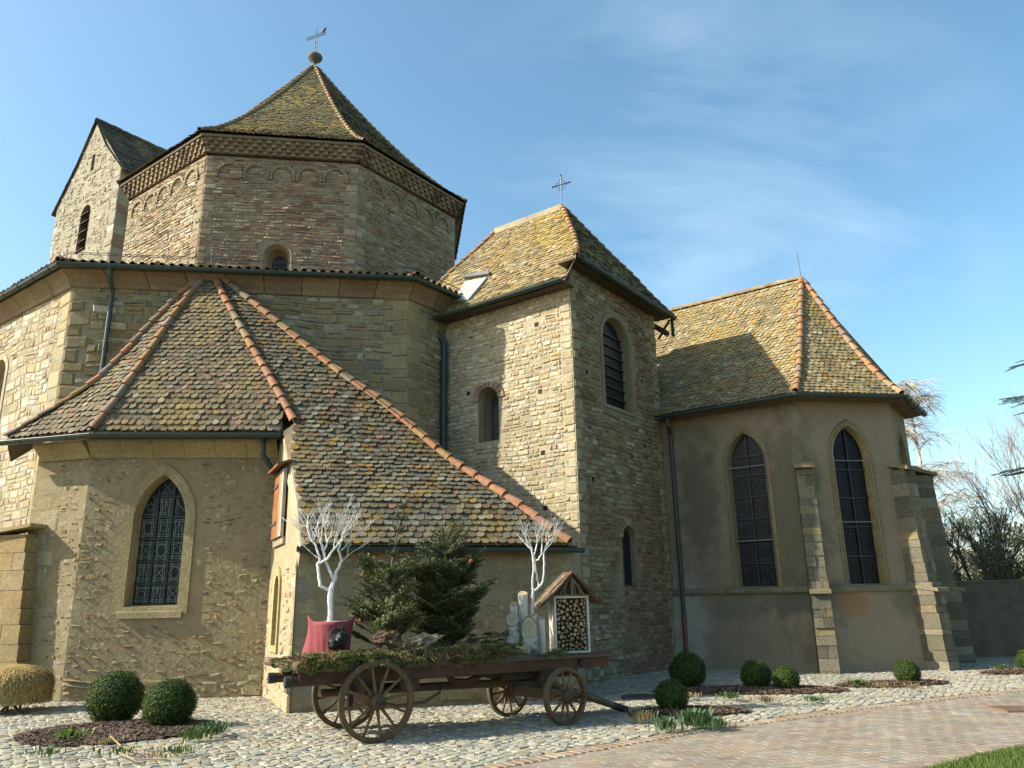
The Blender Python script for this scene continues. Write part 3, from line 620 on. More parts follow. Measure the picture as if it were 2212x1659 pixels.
for sgn in (1, -1):
    prf = [(0, GZ-.35, -.32), (.25, GZ+.0, .0), (.5, GZ+.6, .6), (.75, 23.2, 1.75), (1, 25.15, 3.2)]
    A = [gr(6.4-x if sgn > 0 else x, 0, z) for _, z, x in prf]; B = [gr(6.4-x if sgn > 0 else x, 1, z) for _, z, x in prf]
    if sgn > 0: facet(rm, A, B, .22, .2, [(4, (.12, .10, .07)), (3, (.09, .075, .055)), (1, (.17, .12, .06))])
    else: facet(rm, B, A, .22, .2, [(4, (.13, .10, .07)), (3, (.10, .08, .055))])
hiptiles(rm, [gr(3.2, 1, 25.15), gr(3.2, 0, 25.15)], .11, .4, [(1, (.2, .13, .09))])
rm.build('gable_roof', M_tile, bt)
# ---------- square chapel tower
sq = thing('chapel_tower', V3(T, 0), 0, 'square rubble tower with yellow lichened roof between eight-sided church and plastered choir', 'tower')
TL, TRW, ZL, ZR = 4.024, 4.503, 9.15, 9.62
mo, ms = MB(), MB()
wl = Wall(T+v2*TL, -v2)
nich = arch_loop(TL-2.56, 5.55, .66, 6.62, 'round', 0)
wl.sheet(mo, [(-.6, -.3), (TL, -.3), (TL, ZL+.2), (-.6, ZL+.2)], [nich], (.54, .48, .36))
put = [(.9, 8.4), (3.0, 8.28), (3.05, 6.55), (3.08, 5.05), (3.1, 3.75), (.8, 6.9)]
hs_ = [[(x-.06, z-.05), (x+.08, z-.05), (x+.08, z+.06), (x-.06, z+.06)] for x, z in put]
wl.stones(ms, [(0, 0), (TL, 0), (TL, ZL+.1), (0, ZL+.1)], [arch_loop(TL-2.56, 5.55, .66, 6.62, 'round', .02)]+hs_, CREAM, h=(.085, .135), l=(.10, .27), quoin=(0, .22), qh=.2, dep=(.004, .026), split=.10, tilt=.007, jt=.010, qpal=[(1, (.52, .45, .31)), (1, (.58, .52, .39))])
for x, z in put: wl.sheet(ms, [(x-.05, z-.05), (x+.07, z-.05), (x+.07, z+.06), (x-.05, z+.06)], (), (.03, .025, .02), .003)
wr = Wall(T, u2)
bw = (2.17, 6.38, 1.42, 8.12); sw = (2.20, 2.02, .62, 3.12)
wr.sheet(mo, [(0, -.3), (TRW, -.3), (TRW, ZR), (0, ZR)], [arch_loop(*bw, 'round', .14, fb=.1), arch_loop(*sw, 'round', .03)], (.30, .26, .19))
put2 = [(.55, 8.6), (.6, 7.0), (.62, 5.6), (.66, 4.4), (3.4, 5.6), (3.5, 7.4)]
hs2 = [[(x-.06, z-.05), (x+.08, z-.05), (x+.08, z+.06), (x-.06, z+.06)] for x, z in put2]
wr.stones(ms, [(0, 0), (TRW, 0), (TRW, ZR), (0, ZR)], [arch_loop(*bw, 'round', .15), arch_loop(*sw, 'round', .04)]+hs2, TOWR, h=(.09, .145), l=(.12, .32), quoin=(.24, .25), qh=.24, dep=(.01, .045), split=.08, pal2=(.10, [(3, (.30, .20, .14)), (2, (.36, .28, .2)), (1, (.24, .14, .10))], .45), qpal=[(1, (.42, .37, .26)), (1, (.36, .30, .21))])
for x, z in put2: wr.sheet(ms, [(x-.05, z-.05), (x+.07, z-.05), (x+.07, z+.06), (x-.05, z+.06)], (), (.03, .025, .02), .003)
for P, d_, L_ in ((T+u2*TRW, v2, TL), (T+u2*TRW+v2*TL, -u2, TRW)): Wall(P, d_).sheet(mo, [(0, -.3), (L_, -.3), (L_, ZL), (0, ZL)])
# rough voussoirs round the small openings
for (W_, cx, z0, ww, zs) in ((wl, TL-2.56, 5.55, .66, 6.62), (wr, *sw)):
    for q in range(9):
        t0, t1 = math.pi*q/9+.03, math.pi*(q+1)/9-.03; r0, r1 = ww/2, ww/2+rnd(.13, .2); cc = pick([(2, (.34, .24, .17)), (2, (.40, .34, .24))])
        P = [(cx+r*math.cos(t), zs+r*math.sin(t)) for r, t in ((r0, t0), (r1, t0), (r1, t1), (r0, t1))]
        ms.mesh([W_.W(x, z, .045) for x, z in P]+[W_.W(x, z, -.15) for x, z in P], [(0, 1, 2, 3)]+[(i, 4+i, 4+(i+1) % 4, (i+1) % 4) for i in range(4)], cc)
mo.build('wall_core', M_mortar, sq); ms.build('wall_stone', M_stone, sq)
window(sq, wl, TL-2.56, 5.55, .66, 6.62, 'round', fw=.0, proud=.0, depth=.42, splay=.12, fcol=(.36, .30, .22), grid=(.10, (.35, .36, .34)), label='small deep window with wire mesh in the left wall')
window(sq, wr, *bw, 'round', fw=.13, proud=.02, depth=.24, splay=.04, fcol=(.32, .28, .19), bars=[6.7, 6.98, 7.26, 7.54, 7.82, 8.1, 8.38], gcol=(.012, .015, .02), label='tall round-headed window high in the right wall')
window(sq, wr, *sw, 'round', fw=.02, proud=.02, depth=.12, splay=.04, fcol=(.28, .22, .16), label='small dark round-headed window low in the right wall')
# roof
tf = lambda a, b, z: V3(T+v2*a+u2*b, z)     # a along v2 from the right wall, b along u2 from the left wall
A1, A2, HB, ZRG = 1.55, 3.89, 2.25, 12.65
rm, hm = MB(), MB()
def prof(p0, p1, fl=.10, n=5): return [lerp(p0, p1, i/n)-Vector((0, 0, fl*math.sin(math.pi*min(1, i/n*1.0)))) for i in range(n+1)]
eL, eR = tf(-.10, -.40, ZL-.12), tf(4.35, -.40, ZL-.12)
hb = tf(-.42, -.32, ZR+.02)
# left slope: verge at the corner, then up the hip
zz = lambda t: None
Lp = [eR, tf(4.75, .2, 9.72), tf(5.2, .75, 10.55), tf(4.9, 1.2, 11.2), tf(4.4, 1.75, 11.95), tf(A2, HB, ZRG)]
hipb = tf(-.42, -.28, ZL+.33)
Rp = [eL, tf(-.12, .18, 9.72), tf(.22, .70, 10.50), tf(.62, 1.2, 11.15), tf(1.08, 1.72, 11.9), tf(A1, HB, ZRG)]
for i in range(6): Lp[i].z = Rp[i].z
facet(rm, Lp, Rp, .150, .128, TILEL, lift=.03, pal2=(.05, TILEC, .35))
Rr1 = [tf(-.42, TRW+.4, ZR-.05), tf(-.12, TRW-.2, 10.02), tf(.22, TRW-.72, 10.62), tf(.62, TRW-1.2, 11.2), tf(1.08, TRW-1.74, 11.92), tf(A1, HB, ZRG)]
Lr1 = [tf(-.42, -.34, ZR-.05), tf(-.12, .2, 10.02), tf(.22, .70, 10.62), tf(.62, 1.2, 11.2), tf(1.08, 1.72, 11.92), tf(A1, HB, ZRG)]
Rp2 = [Vector(p) for p in Lr1]
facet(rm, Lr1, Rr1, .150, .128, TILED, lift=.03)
# back slope and the small filler under the corner
rm.mesh([tf(-.42, TRW+.4, ZR-.05), tf(5.0, TRW+.4, ZR-.05), tf(A2, HB, ZRG), tf(A1, HB, ZRG)], [(0, 1, 2, 3)], (.2, .17, .1))
rm.mesh([eL, tf(-.42, -.34, ZR-.05), tf(-.12, .2, 10.02), tf(-.12, .18, 9.72)], [(0, 1, 2, 3)], (.22, .17, .1))
rm.build('hipped_roof', M_tile, sq)
hiptiles(hm, [p+Vector((0, 0, .03)) for p in Lr1], .085, .30, [(3, (.50, .27, .10)), (2, (.52, .36, .14)), (2, (.40, .30, .2))])
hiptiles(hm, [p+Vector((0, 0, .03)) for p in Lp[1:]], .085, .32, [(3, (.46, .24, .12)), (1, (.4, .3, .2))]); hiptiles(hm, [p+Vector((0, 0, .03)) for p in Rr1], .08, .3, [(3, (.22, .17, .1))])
hm.box(tf(A1-.05, HB-.13, ZRG-.12), V3(v2*(A2-A1+.1), 0), V3(-u2*-.26, 0), Vector((0, 0, .17)), (.48, .42, .30))
hm.build('hip_tiles', M_ridge, sq)
gm = MB(); gutter(gm, [tf(4.35, -.36, ZL-.10), tf(-.02, -.36, ZL-.06)], .085); gutter(gm, [tf(-.36, -.12, ZR-.02), tf(-.36, TRW+.45, ZR-.06)], .085)
gm.build('gutter', M_gutter, sq)
sf = MB(); sf.box(tf(-.34, -.34, ZR-.09), V3(u2*(TRW+.7), 0), V3(v2*.45, 0), Vector((0, 0, .05)), (.10, .075, .05)); sf.build('eaves_board', M_wood, sq); sf = MB(); sf.box(tf(4.2, -.34, ZL-.16), V3(-v2*4.3, 0), V3(u2*.4, 0), Vector((0, 0, .05)), (.14, .11, .08)); sf.build('eaves_board', M_wood, sq)
wk = MB()
for q in range(3): wk.box(tf(-.3+q*.15, TRW+.02+q*.01, ZR-.6+q*.12), V3(u2*.32, .0), V3(v2*.10, 0), Vector((0, 0, .12)), (.07, .05, .035))
wk.tube([tf(-.1, TRW+.05, ZR-.75), tf(-.3, TRW+.42, ZR-.12)], .04, (.06, .045, .03), 5); wk.tube([tf(-.38, TRW+.42, ZR-.1), tf(-.38, TRW+.42, ZR-.62)], .045, (.04, .05, .05), 6); wk.build('eaves_bracket', M_wood, sq)
# dormer hatch of sheet metal
hc = [pl(978, 657, T+nL*.38, v2)]
def onroof(x, y):   # point of the left slope seen at x,y
    v = ray(x, y); best = None
    for i in range(5):
        a, b, c = Lp[i], Rp[i], Rp[i+1]; n_ = (b-a).cross(c-a); t = (a-Vector((0, 0, CAMZ))).dot(n_)/v.dot(n_); q = Vector((0, 0, CAMZ))+v*t
        if Lp[i].z-.02 <= q.z <= Lp[i+1].z+.02: return q+n_.normalized()*.06
    return q
hq = [onroof(*p) for p in ((980, 655), (1014, 652), (1055, 603), (1008, 612))]; hk = MB(); dn = (hq[1]-hq[0]).cross(hq[3]-hq[0]).normalized()
hk.mesh([q+dn*.02 for q in hq]+[q-dn*.08 for q in hq], [(0, 1, 2, 3), (0, 4, 5, 1), (1, 5, 6, 2), (2, 6, 7, 3), (3, 7, 4, 0)], (.44, .49, .50))
hh = [onroof(*p) for p in ((1005, 606), (1061, 598), (1060, 590), (1006, 600))]; hk.mesh([q+dn*.06 for q in hh]+[q-dn*.02 for q in hh], [(0, 1, 2, 3), (0, 4, 5, 1), (1, 5, 6, 2), (2, 6, 7, 3), (3, 7, 4, 0)], (.16, .19, .19))
hk.build('roof_hatch', mat('zinc_sheet', .55, .1, 8, .25, 5, spec=.5), sq)
# scroll cross
fc = MB(); ft = tf(A1, HB, ZRG+.02); cd_ = az(118); bc = (.02, .02, .02)
fc.tube([ft, ft+Vector((0, 0, 1.02))], .016, bc, 5); fc.tube([ft+V3(cd_*-.27, .72), ft+V3(cd_*.27, .72)], .018, bc, 5)
for k in range(4):
    p = [ft+V3(cd_*((.13+.045*math.sin(6*t))*math.cos(t+k*math.pi/2)), .72+(.15+.045*math.sin(6*t))*math.sin(t+k*math.pi/2)) for t in [math.pi/2*i/10 for i in range(11)]]; fc.tube(p, .008, bc, 4)
for q in ((-.27, .72), (.27, .72), (0, 1.02)): fc.tube([ft+V3(cd_*(q[0]-.02), q[1]), ft+V3(cd_*(q[0]+.02), q[1])], .03, bc, 6)
fc.build('iron_cross', M_iron, sq)
pm = MB(); q0 = T+v2*(TL-.10)+nL*.16; pipe(pm, [V3(T+v2*(TL+.15)+nL*.42, ZL-.12), V3(T+v2*(TL+.1)+nL*.3, ZL-.4), V3(q0, ZL-.75), V3(q0, .2)], .085, collars=(.25, .5)); pm.build('downpipe', M_gutter, sq)
# ---------- gothic choir, plastered
gc = thing('gothic_choir', V3(G, 0), 0, 'plastered polygonal choir with pointed windows and buttresses, right of the square tower', 'church choir')
G1 = G+u*(GS*.985); G2 = G1+u2*(GS*.78); GW = GS*(1+2**.5); GZ_ = 6.50
M_plast = mat('choir_plaster', .92, .35, 16, .12, 3.5, bdist=.015, col=(.33, .262, .185), dirt=[((.20, .17, .115), 1.3, .50, .2, .55), ((.40, .34, .25), 9, .66, .04, .5)],
   spots=[(*(G+v2*2.75)[:], 4.2, .55, 2.0, (.095, .09, .06), .75), (*(G+v2*.45)[:], 3.6, .75, 2.8, (.10, .095, .055), .8), (*(G+v2*.3)[:], 1.7, 1.4, .45, (.09, .085, .055), .75), (*(G+u*.9)[:], 1.55, .55, .35, (.26, .13, .05), .6), (*(G+v2*3.3)[:], 1.0, .6, 1.3, (.40, .38, .32), .5), (*(G+v2*1.9)[:], 1.5, .9, .35, (.12, .11, .075), .6), (*(G1+u*-.1)[:], 1.5, .6, .4, (.12, .11, .075), .7)])
mo = MB(); wA = Wall(G+v2*7.5, -v2); LA = 7.5; wB = Wall(G, u); wC = Wall(G1, u2); wD = Wall(G2, -v2*-1)
W1 = (LA-1.41, 1.94, .98, 5.02); W2 = (1.30, 1.94, .94, 5.04); W3 = (1.05, 1.94, .94, 5.04)
# polygons
for W_, L_, wn in ((wA, LA, W1), (wB, GS, W2), (wC, GS*.78, W3)):
    W_.sheet(mo, [(0, -.3), (L_, -.3), (L_, GZ_), (0, GZ_)], [arch_loop(*wn, 'point', .125, ha=.78, fb=.09)], (.3, .24, .17))
for P, d_, L_ in ((G2, v2, 7), (G2+v2*7, -u2, GW)): Wall(P, d_).sheet(mo, [(0, -.3), (L_, -.3), (L_, GZ_), (0, GZ_)])
# battered plinth below the string course, set a little proud
for W_, a, b in ((wA, 3.0, LA+.03), (wB, -.03, GS+.03), (wC, -.03, GS*.78+.03)):
    mo.face([W_.W(a, -.2, .16), W_.W(b, -.2, .16), W_.W(b, 1.78, .07), W_.W(a, 1.78, .07)], (.3, .24, .17)); mo.face([W_.W(a, 1.78, .07), W_.W(b, 1.78, .07), W_.W(b, 1.78, -.05), W_.W(a, 1.78, -.05)])
mo.build('plaster_wall', M_plast, gc)
sc = MB()
for W_, a, b in ((wA, 3.0, LA+.05), (wB, -.05, GS+.05), (wC, -.05, GS*.78)):
    P = [(.0, 1.76), (.13, 1.78), (.15, 1.83), (.05, 1.92), (0, 1.93)]; n = 4
    for k in range(n):
        x0_, x1_ = lerp(a, b, k/n), lerp(a, b, (k+1)/n)-.006; c = jit((.27, .24, .16), .15)
        sc.loft([[W_.W(x, z, o) for o, z in P] for x in (x1_, x0_)], c, closed=True, cap=True)
sc.build('string_course', M_stone, gc)
YEL = (.33, .26, .13)
GG = (.22, .25, .26)
window(gc, wA, *W1, 'point', ha=.78, fw=.12, proud=.012, depth=.20, splay=.05, fcol=YEL, bars=[2.5, 3.05, 3.6, 4.15, 4.7, 5.2], vbars=1, lead=(.07, .08, .085), gcol=(.010, .011, .013), grille=([3.05, 4.9], GG), label='pointed window nearer the square tower')
window(gc, wB, *W2, 'point', ha=.76, fw=.12, proud=.012, depth=.20, splay=.05, fcol=YEL, bars=[2.6, 3.3, 4.0, 4.7], vbars=1, lead=(.025, .027, .03), gcol=(.008, .008, .009), grille=([3.4, 4.9], GG), label='pointed window between the two buttresses')
window(gc, wC, *W3, 'point', ha=.76, fw=.12, proud=.012, depth=.20, splay=.05, fcol=YEL, gcol=(.008, .008, .009), label='pointed window seen edge-on at the right')
# yellow quoin strip round windows is the surround; roof
rm, hm = MB(), MB()
cf = lambda a, b, z: V3(G+v2*a+u2*b, z)
CA, CB, CZ = .26, GW/2, 10.83
def off(P, n1, n2, o): k = o/(1+n1.dot(n2)); return Vector(P)+(n1+n2)*k
nB = nF; O = .38; g0 = off(G, nL, nB, O); g1 = off(G1, nB, nR, O); g2 = off(G2, nR, u2, O)
apx = cf(CA, CB, CZ); ZG = GZ_+.02
def flare(p0, p1, n=6, fl=.34): return [lerp(p0, p1, i/n)-Vector((0, 0, fl*math.sin(math.pi*(i/n)**.75))) for i in range(n+1)]
HA, HB_, HC = flare(V3(g0, ZG), apx), flare(V3(g1, ZG), apx), flare(V3(g2, ZG), apx)
Lf = [Vector((0, 0, 0))]*7; Lf = [p+V3(v2*( (6.3-.3*i/6)+0), 0) for i, p in enumerate(HA)]
# keep left edge parallel to the ridge
Lf = [V3(Vector(HA[i][:2])+v2*(5.9), HA[i].z) for i in range(7)]
facet(rm, Lf, HA, 0.150, .130, TILEC, lift=.030); facet(rm, HA, HB_, 0.150, .130, TILEC, lift=.030); facet(rm, HB_, HC, 0.150, .130, TILEC, lift=.030)
rm.mesh([V3(g2, ZG), V3(g2+v2*6, ZG), cf(6, CB, CZ), apx], [(0, 1, 2, 3)], (.3, .24, .15))
rm.build('choir_roof', M_tile, gc)
for hp in (HA, HB_, HC): hiptiles(hm, [p+Vector((0, 0, .035)) for p in hp], .095, .34, [(3, (.48, .25, .13)), (2, (.44, .30, .17)), (1, (.36, .26, .2))])
hiptiles(hm, [cf(5.8, CB, CZ+.02), cf(CA+.05, CB, CZ+.02)], .11, .36, [(2, (.44, .36, .22)), (1, (.46, .30, .18))]); hm.build('hip_tiles', M_ridge, gc)
gm = MB(); gutter(gm, [V3(off(G+v2*3.45, nL, nL, .38), GZ_-.02), V3(off(G, nL, nB, .38), GZ_-.02), V3(off(G1, nB, nR, .38), GZ_-.02), V3(off(G2, nR, u2, .38), GZ_-.02)], .085); gm.build('gutter', M_gutter, gc)
sf = MB()
for a, b in ((off(G+v2*7, nL, nL, .38), off(G, nL, nB, .38)), (off(G, nL, nB, .38), off(G1, nB, nR, .38)), (off(G1, nB, nR, .38), off(G2, nR, u2, .38))):
    W_ = Wall(a, b-a); L_ = (b-a).length; sf.mesh([W_.W(0, GZ_-.06, 0), W_.W(L_, GZ_-.06, 0), W_.W(L_, GZ_-.10, -.42), W_.W(0, GZ_-.10, -.42), W_.W(0, GZ_-.02, 0), W_.W(L_, GZ_-.02, 0)], [(3, 2, 1, 0), (0, 1, 5, 4)], (.22, .16, .10))
sf.build('eaves_board', M_wood, gc)
rd = MB(); rd.tube([apx, apx+Vector((-.03, 0, .9))], .012, (.03, .03, .03), 5); rd.build('lightning_rod', M_iron, gc)
pm = MB(); pp = G+v2*3.38+nL*.12; pipe(pm, [V3(G+v2*3.3+nL*.40, GZ_-.1), V3(G+v2*3.3+nL*.38, GZ_-.3), V3(pp, GZ_-.5), V3(pp, 1.2)], .055, collars=(.33, .66)); pm.tube([V3(pp, 1.25), V3(pp, 0)], .066, (.20, .06, .05), 10); pm.build('downpipe', M_gutter, gc)
BW = [(3, (.225, .21, .165)), (3, (.16, .15, .115)), (.7, (.31, .29, .235)), (.2, (.25, .19, .16)), (1.4, (.28, .23, .14))]
def buttress(P, out_, lab, top=4.95, wd=.46, d0=.95, d1=.55):
    b = MB(); sdv = Vector((-out_.y, out_.x)); z = -.1; core = MB()
    f = lambda a, o, zz: V3(Vector(P)+sdv*a+out_*o, zz)
    while z < top-.1:
        hh = min(rnd(.13, .36), top-.1-z); t = (z+hh/2)/top; dd = lerp(d0, d1, min(1, t*1.1))+( .06 if z < 1.8 else 0); ww = wd*(1.06 if z < 1.8 else 1)
        n = random.choice([1, 2, 2, 3])
        for k in range(n):
            a0, a1 = -ww/2+ww*k/n, -ww/2+ww*(k+1)/n; j = rnd(-.03, .02); dt = (d0-d1)*hh/top
            v = [f(a0+.004, -.3, z+.004), f(a1-.004, -.3, z+.004), f(a1-.004, dd+j, z+.004), f(a0+.004, dd+j, z+.004)]; v2_ = [f(a0+.006, -.3, z+hh-.004), f(a1-.006, -.3, z+hh-.004), f(a1-.008, dd+j-dt, z+hh-.006), f(a0+.008, dd+j-dt, z+hh-.006)]
            b.mesh(v+v2_, [(3, 2, 1, 0), (4, 5, 6, 7), (0, 1, 5, 4), (1, 2, 6, 5), (2, 3, 7, 6), (3, 0, 4, 7)], pick(BW, .2))
        z += hh
    b.mesh([f(-wd/2+.02, -.2, 0), f(wd/2-.02, -.2, 0), f(wd/2-.02, d0-.03, 0), f(-wd/2+.02, d0-.03, 0), f(-wd/2+.02, -.2, top-.1), f(wd/2-.02, -.2, top-.1), f(wd/2-.02, d1-.04, top-.1), f(-wd/2+.02, d1-.04, top-.1)], [(0, 1, 5, 4), (1, 2, 6, 5), (2, 3, 7, 6), (3, 0, 4, 7)], (.25, .22, .16))
    b.box(f(-wd/2-.05, d1+.10, top-.12), V3(sdv*(wd+.1), 0), V3(out_*-(d1+.3), .16), Vector((0, 0, .09)), (.30, .25, .15))
    b.box(f(-wd/2-.03, d0+.08, 1.74), V3(sdv*(wd+.06), 0), V3(out_*-(d0+.1), .10), Vector((0, 0, .08)), (.27, .24, .16))
    b.build('buttress', M_stone, gc, label=lab)
b1 = (nL+nB).normalized(); b2 = (nB+nR).normalized(); b3 = (nR+u2).normalized()
buttress(G, b1, 'weathered buttress between the two front pointed windows', 4.8, .40, .44, .24)
buttress(G1, b2, 'weathered buttress at the right corner of the front wall', 4.75, .40, .60, .32)
buttress(G2, b3, 'rearmost leaning buttress at the far right', 4.85, .42, .72, .44)
# ---------- sacristy with long tiled roof
F0 = Vector((-4.95, 16.06)); uF = az(85); nS = Vector((uF.y, -uF.x)); C1 = Vector((-8.69, 15.733)); dL = az(105); C0_ = C1-dL*1.25; WN = Vector((-3.72, 13.47)); uLn = az(76); nLn = Vector((uLn.y, -uLn.x)); LR = WN+uLn*4.93; ZS = 5.0
sa = thing('sacristy', V3(F0, 0), 0, 'low stone sacristy with huge swept tile roof and orange ridge tiles behind wagon', 'chapel')
mo, ms = MB(), MB()
M_rub = mat('rubble_plaster', .93, .5, 11, .22, 5, bdist=.035, dirt=[((.27, .22, .13), 1.1, .50, .14, .55), ((.50, .45, .34), 6, .60, .08, .5), ((.22, .19, .13), 14, .62, .05, .4)])
RUB = [(4, (.38, .32, .20)), (3, (.33, .27, .16)), (.5, (.36, .19, .12)), (2, (.43, .38, .27)), (.8, (.37, .27, .11)), (.6, (.22, .19, .16))]
PL_ = (.345, .29, .185)
wF = Wall(C1, uF); LF = (F0-C1).length
swn = (LF-2.27, 1.72, 1.02, 3.42)
hol = arch_loop(*swn, 'point', .20, ha=.92, fb=.14)
wF.sheet(mo, [(0, -.3), (LF+.1, -.3), (LF+.1, ZS), (0, ZS)], [hol], PL_)
wF.stones(ms, [(0, .0), (LF, .0), (LF, ZS-.2), (0, ZS-.2)], [arch_loop(*swn, 'point', .32, ha=.92, fb=.3)], RUB, h=(.06, .15), l=(.06, .24), keep=.52, dep=(-.004, .010), split=.25, wob=.06, tilt=.02, gap=.025, jt=.026)
wF.stones(ms, [(0, .0), (LF, .0), (LF, .42), (0, .42)], (), [(1, (.42, .36, .24)), (1, (.38, .32, .21))], h=(.2, .40), l=(.25, .8), keep=.45, dep=(.0, .03), wob=.05, jt=.03)
w0 = Wall(C0_, dL); L0_ = (C1-C0_).length
w0.sheet(mo, [(-.1, -.3), (L0_, -.3), (L0_, ZS), (-.1, ZS)], (), PL_)
w0.stones(ms, [(0, .0), (L0_, .0), (L0_, ZS-.2), (0, ZS-.2)], (), RUB, h=(.06, .15), l=(.06, .24), keep=.52, dep=(-.004, .010), split=.25, jt=.026, quoin=(.42, 0), qh=.36, wob=.03, qpal=[(1, (.44, .38, .26)), (1, (.40, .33, .20))])
wS = Wall(F0, WN-F0); LS = (WN-F0).length     # side wall that faces left, carries the yellow window and the shutter
swl = (LS-1.78, .98, .52, 1.98)
top_ = [(LS+.02, 2.62), (LS-.41, 3.3), (LS-1.2, 4.05), (LS-2.31, 5.0), (0, 5.15)]
wS.sheet(mo, [(0, -.3), (LS+.02, -.3)]+top_, [arch_loop(*swl, 'round', .17, fb=.1)], (.46, .39, .27))
wS.stones(ms, [(0, 0), (LS, 0), (LS, 2.35), (0, 2.35)], [arch_loop(*swl, 'round', .3)], [(4, (.50, .43, .30)), (2, (.44, .35, .22)), (1, (.42, .28, .19)), (1, (.56, .50, .38))], h=(.07, .17), l=(.08, .26), keep=.55, dep=(-.006, .022), wob=.05, quoin=(0, .26), qh=.24, jt=.024)
wK = Wall(WN, uLn); LK = 4.93
wK.sheet(mo, [(0, -.3), (LK, -.3), (LK, 2.75), (0, 2.75)], (), (.36, .30, .20))
wK.stones(ms, [(0, 0), (LK, 0), (LK, 2.6), (0, 2.6)], (), [(4, (.38, .32, .21)), (2, (.32, .26, .17)), (1, (.36, .27, .13)), (1, (.44, .39, .28))], h=(.10, .22), l=(.12, .42), keep=.45, dep=(-.006, .012), wob=.05, quoin=(.26, .30), qh=.3, split=.25, jt=.024, qpal=[(1, (.36, .34, .27)), (1, (.42, .36, .24))])
wE = Wall(LR, T-LR); wE.sheet(mo, [(0, -.3), ((T-LR).length, -.3), ((T-LR).length, 2.75), (0, 2.75)])
# buttress-like battered foot of the near corner
for k in range(3):
    a = MB()
wS.stones(ms, [(LS-.75, 0), (LS+.05, 0), (LS+.05, .75), (LS-.75, .75)], (), [(1, (.50, .43, .29)), (1, (.44, .37, .25))], h=(.3, .42), l=(.3, .5), dep=(.03, .07))
mo.build('rubble_wall', M_rub, sa); ms.build('rubble_stone', M_stone, sa)
# cornice blocks under the front eaves
cb = MB()
for W_, L_ in ((wF, LF+.02), (w0, L0_)):
    n = max(2, int(L_/.62))
    for k in range(n):
        x0_, x1_ = L_*k/n, L_*(k+1)/n-.008; P = [(-.05, ZS-.32), (.05, ZS-.32), (.10, ZS-.22), (.22, ZS-.10), (.30, ZS-.04), (.30, ZS+.02), (-.05, ZS+.02)]
        cb.loft([[W_.W(x, z, o) for o, z in P] for x in (x1_, x0_)], jit((.42, .35, .20), .10), cap=True)
cb.build('cornice', M_stone, sa)
window(sa, wF, *swn, 'point', ha=.92, fw=.20, proud=.03, depth=.32, splay=.05, fcol=(.44, .37, .22), bars=[2.16, 2.60, 3.05, 3.50, 3.92], vbars=2, lead=(.34, .42, .40), gcol=(.012, .018, .032), label='tall pointed leaded window in the front wall', sillslope=.04)
window(sa, wS, *swl, 'round', fw=.16, proud=.04, depth=.30, splay=.03, fcol=(.58, .47, .24), gcol=(.02, .03, .035), label='narrow yellow-framed arched window on the near side wall')
sp = MB(); sp.box(wF.W(swn[0]-.62, 1.50, .06), V3(uF*1.24, 0), V3(-nS*.3, .09), Vector((0, 0, .12)), (.44, .37, .24)); sp.build('window_sill', M_stone, sa)
# roof surfaces
A_ = py(456, 588, 18.0); Hh = py(635, 915, 15.45); LL = py(650, 1178, 13.15)
hip3 = []
dH = Vector(Hh[:2])-Vector(A_[:2])
for x, y in ((635, 915), (606, 861), (584, 822), (548, 762), (513, 699), (480, 639)): hip3.append(pl(x, y, A_[:2], dH))
hip3.append(A_)
im2 = [(200, 936), (205, 924), (214, 921), (247, 875), (290.6, 809), (329, 757), (378, 677), (438.6, 606), (456, 585), (460, 560)]
im1 = [(6, 990), (17, 934), (19, 927), (110, 890), (175, 855.5), (227.5, 811.6), (290.6, 743), (364.6, 661), (449.6, 587), (452, 560)]
imR = [(1238, 1195), (1222, 1166), (1150, 1115), (1060, 1058), (952, 985), (835, 880), (728, 809), (600, 703), (456, 588), (440, 570)]
E3 = py(612, 931, 15.50); E3.z = ZS+.12
F3 = [E3]+hip3[1:]
F2 = [p+V3(-uF*hold(p, -uF, im2, -.5, 9), 0) for p in F3[:-1]]+[A_]
F1 = [p+V3(-dL*hold(p, -dL, im1, -.5, 6), 0) for p in F2[:-1]]+[A_]
vg = [LL, py(641, 1085, 13.75), py(626, 990, 14.75)]+hip3
vg[1].z = lerp(LL.z, Hh.z, .31); vg[2].z = lerp(LL.z, Hh.z, .68)
vR = [p+V3(uLn*hold(p, uLn, imR, .2, 9), 0) for p in vg[:-1]]+[A_]
rm, hm = MB(), MB()
facet(rm, F2, F3, .150, .135, TILEA, lift=.036, thick=.024, shape='hex'); facet(rm, F1, F2, .150, .135, TILEA, lift=.034, thick=.024)
facet(rm, vg, vR, .158, .142, TILEB, lift=.042, thick=.028, shape='round')
bk = V3(T+Vector((-.05, .1)), 2.7)
rm.mesh([vR[0], bk, A_], [(0, 1, 2)], (.2, .17, .12)); back_ = [p+Vector((-.5, 1.0, -.30)) for p in F1]
for i in range(len(F1)-1): rm.face([F1[i], F1[i+1], back_[i+1], back_[i]], (.2, .17, .12))
rm.face([vg[0], vg[1], vg[2], hip3[0], E3, V3(F0, ZS)], (.12, .1, .07))
rm.build('swept_roof', M_tile, sa)
up_ = lambda L_, o=.045: [p+Vector((0, -.01, o)) for p in L_]
hiptiles(hm, up_(hip3), .10, .40, ORANGE); hiptiles(hm, up_(F2), .095, .42, [(2, (.40, .22, .14)), (2, (.34, .24, .2)), (1, (.46, .25, .1)), (1, (.24, .2, .17))]); hiptiles(hm, up_(F1), .09, .40, [(2, (.36, .24, .17)), (1.5, (.28, .23, .2)), (1, (.5, .24, .13)), (1, (.46, .3, .1))]); hiptiles(hm, up_(vR), .11, .42, ORANGE)
hm.build('ridge_tiles', M_ridge, sa)
vb = MB()      # plastered verge between roof edge and side wall
